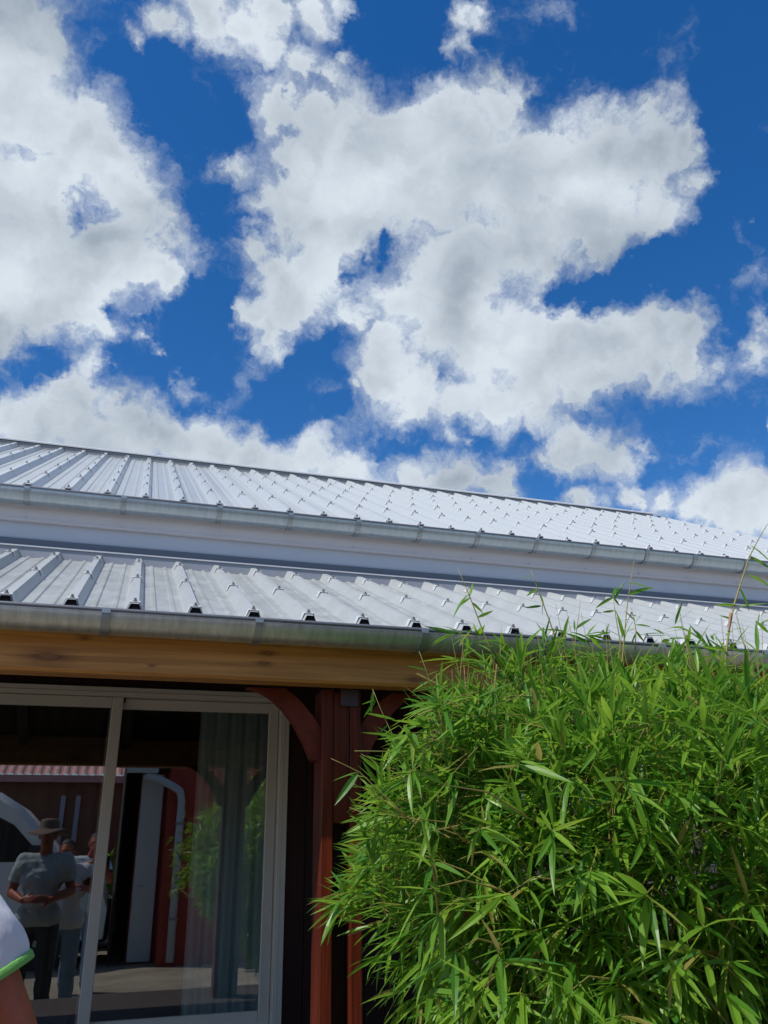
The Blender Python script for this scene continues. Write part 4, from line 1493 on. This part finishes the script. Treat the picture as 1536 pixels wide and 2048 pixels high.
def person(label, base, yaw, J, top, bottom, group=None, hat=None, trim=None, hair=True, sleeve=0.62, voxel=0.0085):
    """J: joints in the person's own frame (x right, y forward, z up); base on the ground"""
    t = thing('person', label, 'person', base, group)
    Q = Matrix.Translation(base) @ Matrix.Rotation(yaw, 4, 'Z')
    J = {k: Q @ Vector(v) for k, v in J.items()}
    fw = (Q.to_3x3() @ Vector((0, 1, 0)))
    rt = (Q.to_3x3() @ Vector((1, 0, 0)))
    hd = J['head']
    hq = Q.to_3x3()
    tilt = J.get('tilt')
    b = MB()
    # trunk
    b.capsule(J['pelvis'] - rt * 0.07, J['pelvis'] + rt * 0.07, 0.12, 0.12, 16)
    b.capsule(J['pelvis'], J['chest'], 0.125, 0.135, 18, 1.0)
    b.capsule(J['chest'] - rt * 0.07, J['chest'] + rt * 0.07, 0.125, 0.125, 16)
    b.capsule(J['chest'], J['neck'] - Vector((0, 0, 0.06)), 0.12, 0.07, 16)
    for s in ('l', 'r'):
        b.capsule(J['neck'] - Vector((0, 0, 0.055)), J['sh' + s], 0.06, 0.062, 12)
        b.capsule(J['sh' + s], J['el' + s], 0.057, 0.041, 14)
        b.capsule(J['el' + s].lerp(J['wr' + s], 0.0), J['el' + s].lerp(J['wr' + s], 0.3), 0.041, 0.043, 14)
        b.capsule(J['el' + s].lerp(J['wr' + s], 0.3), J['wr' + s], 0.043, 0.027, 14)
        b.capsule(J['hip' + s], J['kn' + s], 0.088, 0.056, 14)
        b.capsule(J['kn' + s], J['kn' + s].lerp(J['an' + s], 0.3), 0.055, 0.058, 14)
        b.capsule(J['kn' + s].lerp(J['an' + s], 0.3), J['an' + s], 0.058, 0.036, 14)
        hand(b, J['wr' + s], J['hd' + s] - J['wr' + s], J['pn' + s] - J['wr' + s], 1.0, 0.55)
    # neck, skull, jaw, nose, ears
    b.capsule(J['neck'] - Vector((0, 0, 0.05)), hd - Vector((0, 0, 0.06)) - fw * 0.01, 0.058, 0.055, 14)
    b.ball(hd + Vector((0, 0, 0.025)) - fw * 0.012, (0.076, 0.095, 0.098), 20, 14, rot=hq)
    b.ball(hd + fw * 0.028 - Vector((0, 0, 0.055)), (0.056, 0.062, 0.062), 16, 10, rot=hq)
    b.capsule(hd + fw * 0.085 + Vector((0, 0, 0.012)), hd + fw * 0.104 - Vector((0, 0, 0.028)), 0.010, 0.015, 8)
    b.capsule(hd + fw * 0.083 - Vector((0, 0, 0.062)) - rt * 0.018, hd + fw * 0.083 - Vector((0, 0, 0.062)) + rt * 0.018, 0.010, 0.010, 8)
    b.capsule(hd + fw * 0.078 + Vector((0, 0, 0.030)) - rt * 0.04, hd + fw * 0.078 + Vector((0, 0, 0.030)) + rt * 0.04, 0.013, 0.013, 8)
    for k in (-1, 1):
        b.ball(hd + rt * 0.078 * k - fw * 0.005, (0.012, 0.020, 0.032), 10, 7, rot=hq)
    body = solid(b, voxel, 4, M_SKIN, 'body', t)
    for k in (-1, 1):
        e = MB()
        e.ball(hd + rt * 0.031 * k + fw * 0.079 + Vector((0, 0, 0.012)), 0.0125, 12, 8)
        eo = e.build('eye', M_EYE, t, smooth=True)
        e = MB()
        e.ball(hd + rt * 0.031 * k + fw * 0.0885 + Vector((0, 0, 0.012)), (0.006, 0.004, 0.006), 10, 6, rot=hq)
        e.build('pupil', M_PUPIL, eo, smooth=True)
    if hair:
        h = MB()
        h.ball(hd + Vector((0, 0, 0.036)) - fw * 0.020, (0.081, 0.098, 0.098), 24, 16, rot=hq)
        ho = h.build('hair', M_HAIR, t, smooth=True)
        bm = bmesh.new()
        bm.from_mesh(ho.data)
        cut = [v for v in bm.verts if (v.co - hd).dot(fw) > 0.035 and (v.co - hd).z < 0.075 or (v.co - hd).z < -0.035]
        bmesh.ops.delete(bm, geom=cut, context='VERTS')
        bm.to_mesh(ho.data)
        bm.free()
    # shirt
    g_ = MB()
    g_.capsule(J['pelvis'] - rt * 0.072 + Vector((0, 0, -0.02)), J['pelvis'] + rt * 0.072 + Vector((0, 0, -0.02)), 0.137, 0.137, 16)
    g_.capsule(J['pelvis'], J['chest'], 0.146, 0.150, 18)
    g_.capsule(J['chest'] - rt * 0.07, J['chest'] + rt * 0.07, 0.139, 0.139, 16)
    g_.capsule(J['chest'], J['neck'] - Vector((0, 0, 0.075)), 0.134, 0.078, 16)
    up_ = (J['shl'] + J['shr']) / 2
    for k in (0.0, 0.05):
        g_.capsule(J['shl'].lerp(up_, 0.10) - Vector((0, 0, k + 0.012)), J['shr'].lerp(up_, 0.10) - Vector((0, 0, k + 0.012)), 0.078 + k * 0.5, 0.078 + k * 0.5, 14)
    for s in ('l', 'r'):
        g_.capsule(J['neck'] - Vector((0, 0, 0.075)), J['sh' + s], 0.066, 0.066, 12)
        end = J['sh' + s].lerp(J['el' + s], sleeve)
        d = (end - J['sh' + s]).normalized()
        g_.capsule(J['sh' + s], end - d * 0.03, 0.072, 0.073, 16)
    so_ = solid(g_, 0.008, 12, top, 'shirt', t, 0.006)
    bm = bmesh.new()
    bm.from_mesh(so_.data)
    for s in ('l', 'r'):                    # cut the sleeves open at their hems
        end = J['sh' + s].lerp(J['el' + s], sleeve)
        d = (end - J['sh' + s]).normalized()
        near = [v for v in bm.verts if (v.co - end).length < 0.16]
        vs = set(near)
        geom = near + [e for e in bm.edges if e.verts[0] in vs and e.verts[1] in vs] + [f for f in bm.faces if all(q in vs for q in f.verts)]
        bmesh.ops.bisect_plane(bm, geom=geom, plane_co=end, plane_no=d)
        kill = [v for v in bm.verts if (v.co - end).dot(d) > 1e-5 and (v.co - end).length < 0.13]
        bmesh.ops.delete(bm, geom=kill, context='VERTS')
    low = J['pelvis'].z - 0.10
    bmesh.ops.delete(bm, geom=[v for v in bm.verts if v.co.z < low], context='VERTS')
    bm.to_mesh(so_.data)
    bm.free()
    for s in ('l', 'r'):
        end = J['sh' + s].lerp(J['el' + s], sleeve)
        d = (end - J['sh' + s]).normalized()
        r = MB()
        n, prof = 28, [(-0.007, 0.0718), (-0.005, 0.0730), (0.004, 0.0728), (0.005, 0.0715), (0.004, 0.0690), (-0.007, 0.0690)]
        if not trim:
            prof = [(-0.006, 0.0725), (0.010, 0.0730), (0.0115, 0.072), (0.010, 0.0695), (-0.006, 0.069)]
        a = (Vector((0.3, 0.2, 0.1)).cross(d)).normalized()
        c = d.cross(a)
        v = [end + d * q + (a * math.cos(2 * math.pi * k / n) + c * math.sin(2 * math.pi * k / n)) * rr for k in range(n) for q, rr in prof]
        m_ = len(prof)
        r.add(v, [(k * m_ + i, k * m_ + (i + 1) % m_, ((k + 1) % n) * m_ + (i + 1) % m_, ((k + 1) % n) * m_ + i) for k in range(n) for i in range(m_)])
        r.build('sleeve_trim' if trim else 'sleeve_hem', trim or top, t, smooth=True)
    # trousers
    p = MB()
    p.capsule(J['pelvis'] - rt * 0.065 - Vector((0, 0, 0.03)), J['pelvis'] + rt * 0.065 - Vector((0, 0, 0.03)), 0.132, 0.132, 16)
    for s in ('l', 'r'):
        p.capsule(J['hip' + s], J['kn' + s], 0.100, 0.073, 14)
        p.capsule(J['kn' + s], J['an' + s] + Vector((0, 0, 0.01)), 0.073, 0.062, 14)
    solid(p, 0.010, 4, bottom, 'trousers', t, 0.007)
    for s in ('l', 'r'):
        q = MB()
        an = J['an' + s]
        toe = Vector((an.x, an.y, 0.035)) + fw * 0.17
        q.capsule(Vector((an.x, an.y, 0.045)) - fw * 0.04, toe, 0.045, 0.034, 12)
        q.capsule(Vector((an.x, an.y, 0.05)), an, 0.046, 0.044, 12)
        sh = solid(q, 0.009, 3, M_SHOE, 'shoe', t)
    if hat:
        h = MB()
        n = 36
        prof = [(0.20, -0.022), (0.165, -0.005), (0.102, 0.020), (0.096, 0.030), (0.094, 0.075), (0.082, 0.103), (0.045, 0.113), (0.0, 0.112)]
        c0 = hd + Vector((0, 0, 0.045)) - fw * 0.012
        v = []
        for a, zz in prof:
            for k in range(n):
                th = 2 * math.pi * k / n
                wob = (0.016 * math.sin(2 * th + 0.6) + 0.008 * math.sin(3 * th)) if a > 0.15 else 0.0
                v.append(c0 + hq @ Vector((a * 0.93 * math.cos(th), a * 1.08 * math.sin(th), zz + wob)))
        f = [(i * n + k, i * n + (k + 1) % n, (i + 1) * n + (k + 1) % n, (i + 1) * n + k) for i in range(len(prof) - 1) for k in range(n)]
        h.add(v, f)
        ho = h.build('hat', hat, t, smooth=True)
        md = ho.modifiers.new('thick', 'SOLIDIFY')
        md.thickness = 0.004
    return t, J

def joints(h=1.0, lean=0.0, **kw):
    J = dict(pelvis=(0, 0, 0.95), chest=(0, 0.0, 1.25), neck=(0, -0.005, 1.47), head=(0, 0.03, 1.62),
             shl=(-0.185, 0, 1.41), shr=(0.185, 0, 1.41), ell=(-0.24, -0.02, 1.12), elr=(0.24, -0.02, 1.12),
             wrl=(-0.23, 0.10, 0.88), wrr=(0.23, 0.10, 0.88), hdl=(-0.22, 0.13, 0.79), hdr=(0.22, 0.13, 0.79),
             pnl=(0, 0.10, 0.88), pnr=(0, 0.10, 0.88), hipl=(-0.095, 0, 0.90), hipr=(0.095, 0, 0.90),
             knl=(-0.11, 0.02, 0.50), knr=(0.11, 0.02, 0.50), anl=(-0.12, -0.02, 0.09), anr=(0.12, -0.02, 0.09))
    J.update(kw)
    out = {}
    for k, v in J.items():
        v = Vector(v) * h
        if v.z > 0.95 * h and lean:
            v.y += (v.z - 0.95 * h) * math.tan(lean)
            v.z -= (v.z - 0.95 * h) * (1 - math.cos(lean))
        out[k] = v
    return out

# the person whose arm comes into the picture at its left edge
sh_r = at(-84, 1872, 1.36)
el_r = at(46, 2186, 1.36)
wr_r = at(-70, 2085, 1.58)
bx = sh_r.x - 0.185 * 0.97
A_base = Vector((bx, 1.36, 0))
hA = (sh_r.z) / 1.41
inv = lambda p: (p - A_base) / hA
person('person in a white shirt with lime sleeve trim, arm bent, at the left edge', A_base, 0.0,
       joints(hA, 0.0, shr=inv(sh_r), elr=inv(el_r), wrr=inv(wr_r), hdr=inv(wr_r + Vector((-0.07, 0.05, 0.03))), pnr=inv(wr_r + Vector((-0.03, -0.02, -0.08))),
              head=(-0.03, 0.09, 1.585), neck=(-0.01, 0.02, 1.455)),
       M_TEE, M_JEAN, None, None, M_TRIM, True, 0.33, 0.007)
# the man in the bush hat, seen in the glass
person('person in a brown bush hat and grey green shirt, reflected in the left pane', Vector((-0.555, 1.95, 0)), R(6),
       joints(1.015, 0, ell=(-0.27, -0.03, 1.14), elr=(0.26, -0.03, 1.14), wrl=(-0.12, 0.20, 1.08), wrr=(0.12, 0.20, 1.08), hdl=(-0.04, 0.24, 1.09), hdr=(0.04, 0.24, 1.09),
              pnl=(-0.12, 0.12, 1.05), pnr=(0.12, 0.12, 1.05)),
       M_GREY, M_DKTR, None, M_HAT)
# the photographer, holding the phone this picture is taken with
C_base = Vector((-0.22, -0.42, 0))
person('person in a pale blue shirt and jeans raising a phone, reflected by the door edge', C_base, 0.0,
       joints(1.0, 0, elr=(0.28, 0.16, 1.20), wrr=(0.225, 0.375, 1.26), hdr=(0.23, 0.40, 1.34), pnr=(0.15, 0.38, 1.26),
              ell=(-0.20, 0.24, 1.30), wrl=(0.06, 0.345, 1.40), hdl=(0.10, 0.37, 1.49), pnl=(0.16, 0.36, 1.40), head=(0.07, 0.03, 1.60), neck=(0.02, 0.0, 1.46)),
       M_BLUE, M_JEAN)
ph = MB()
ph.bevel_box(-0.038, 0.038, -0.034, -0.025, EYE - 0.105, EYE + 0.05, 0.003)
tag(ph.build('phone', M_PHONE), 'black phone held upright by the person in the pale blue shirt', 'phone')
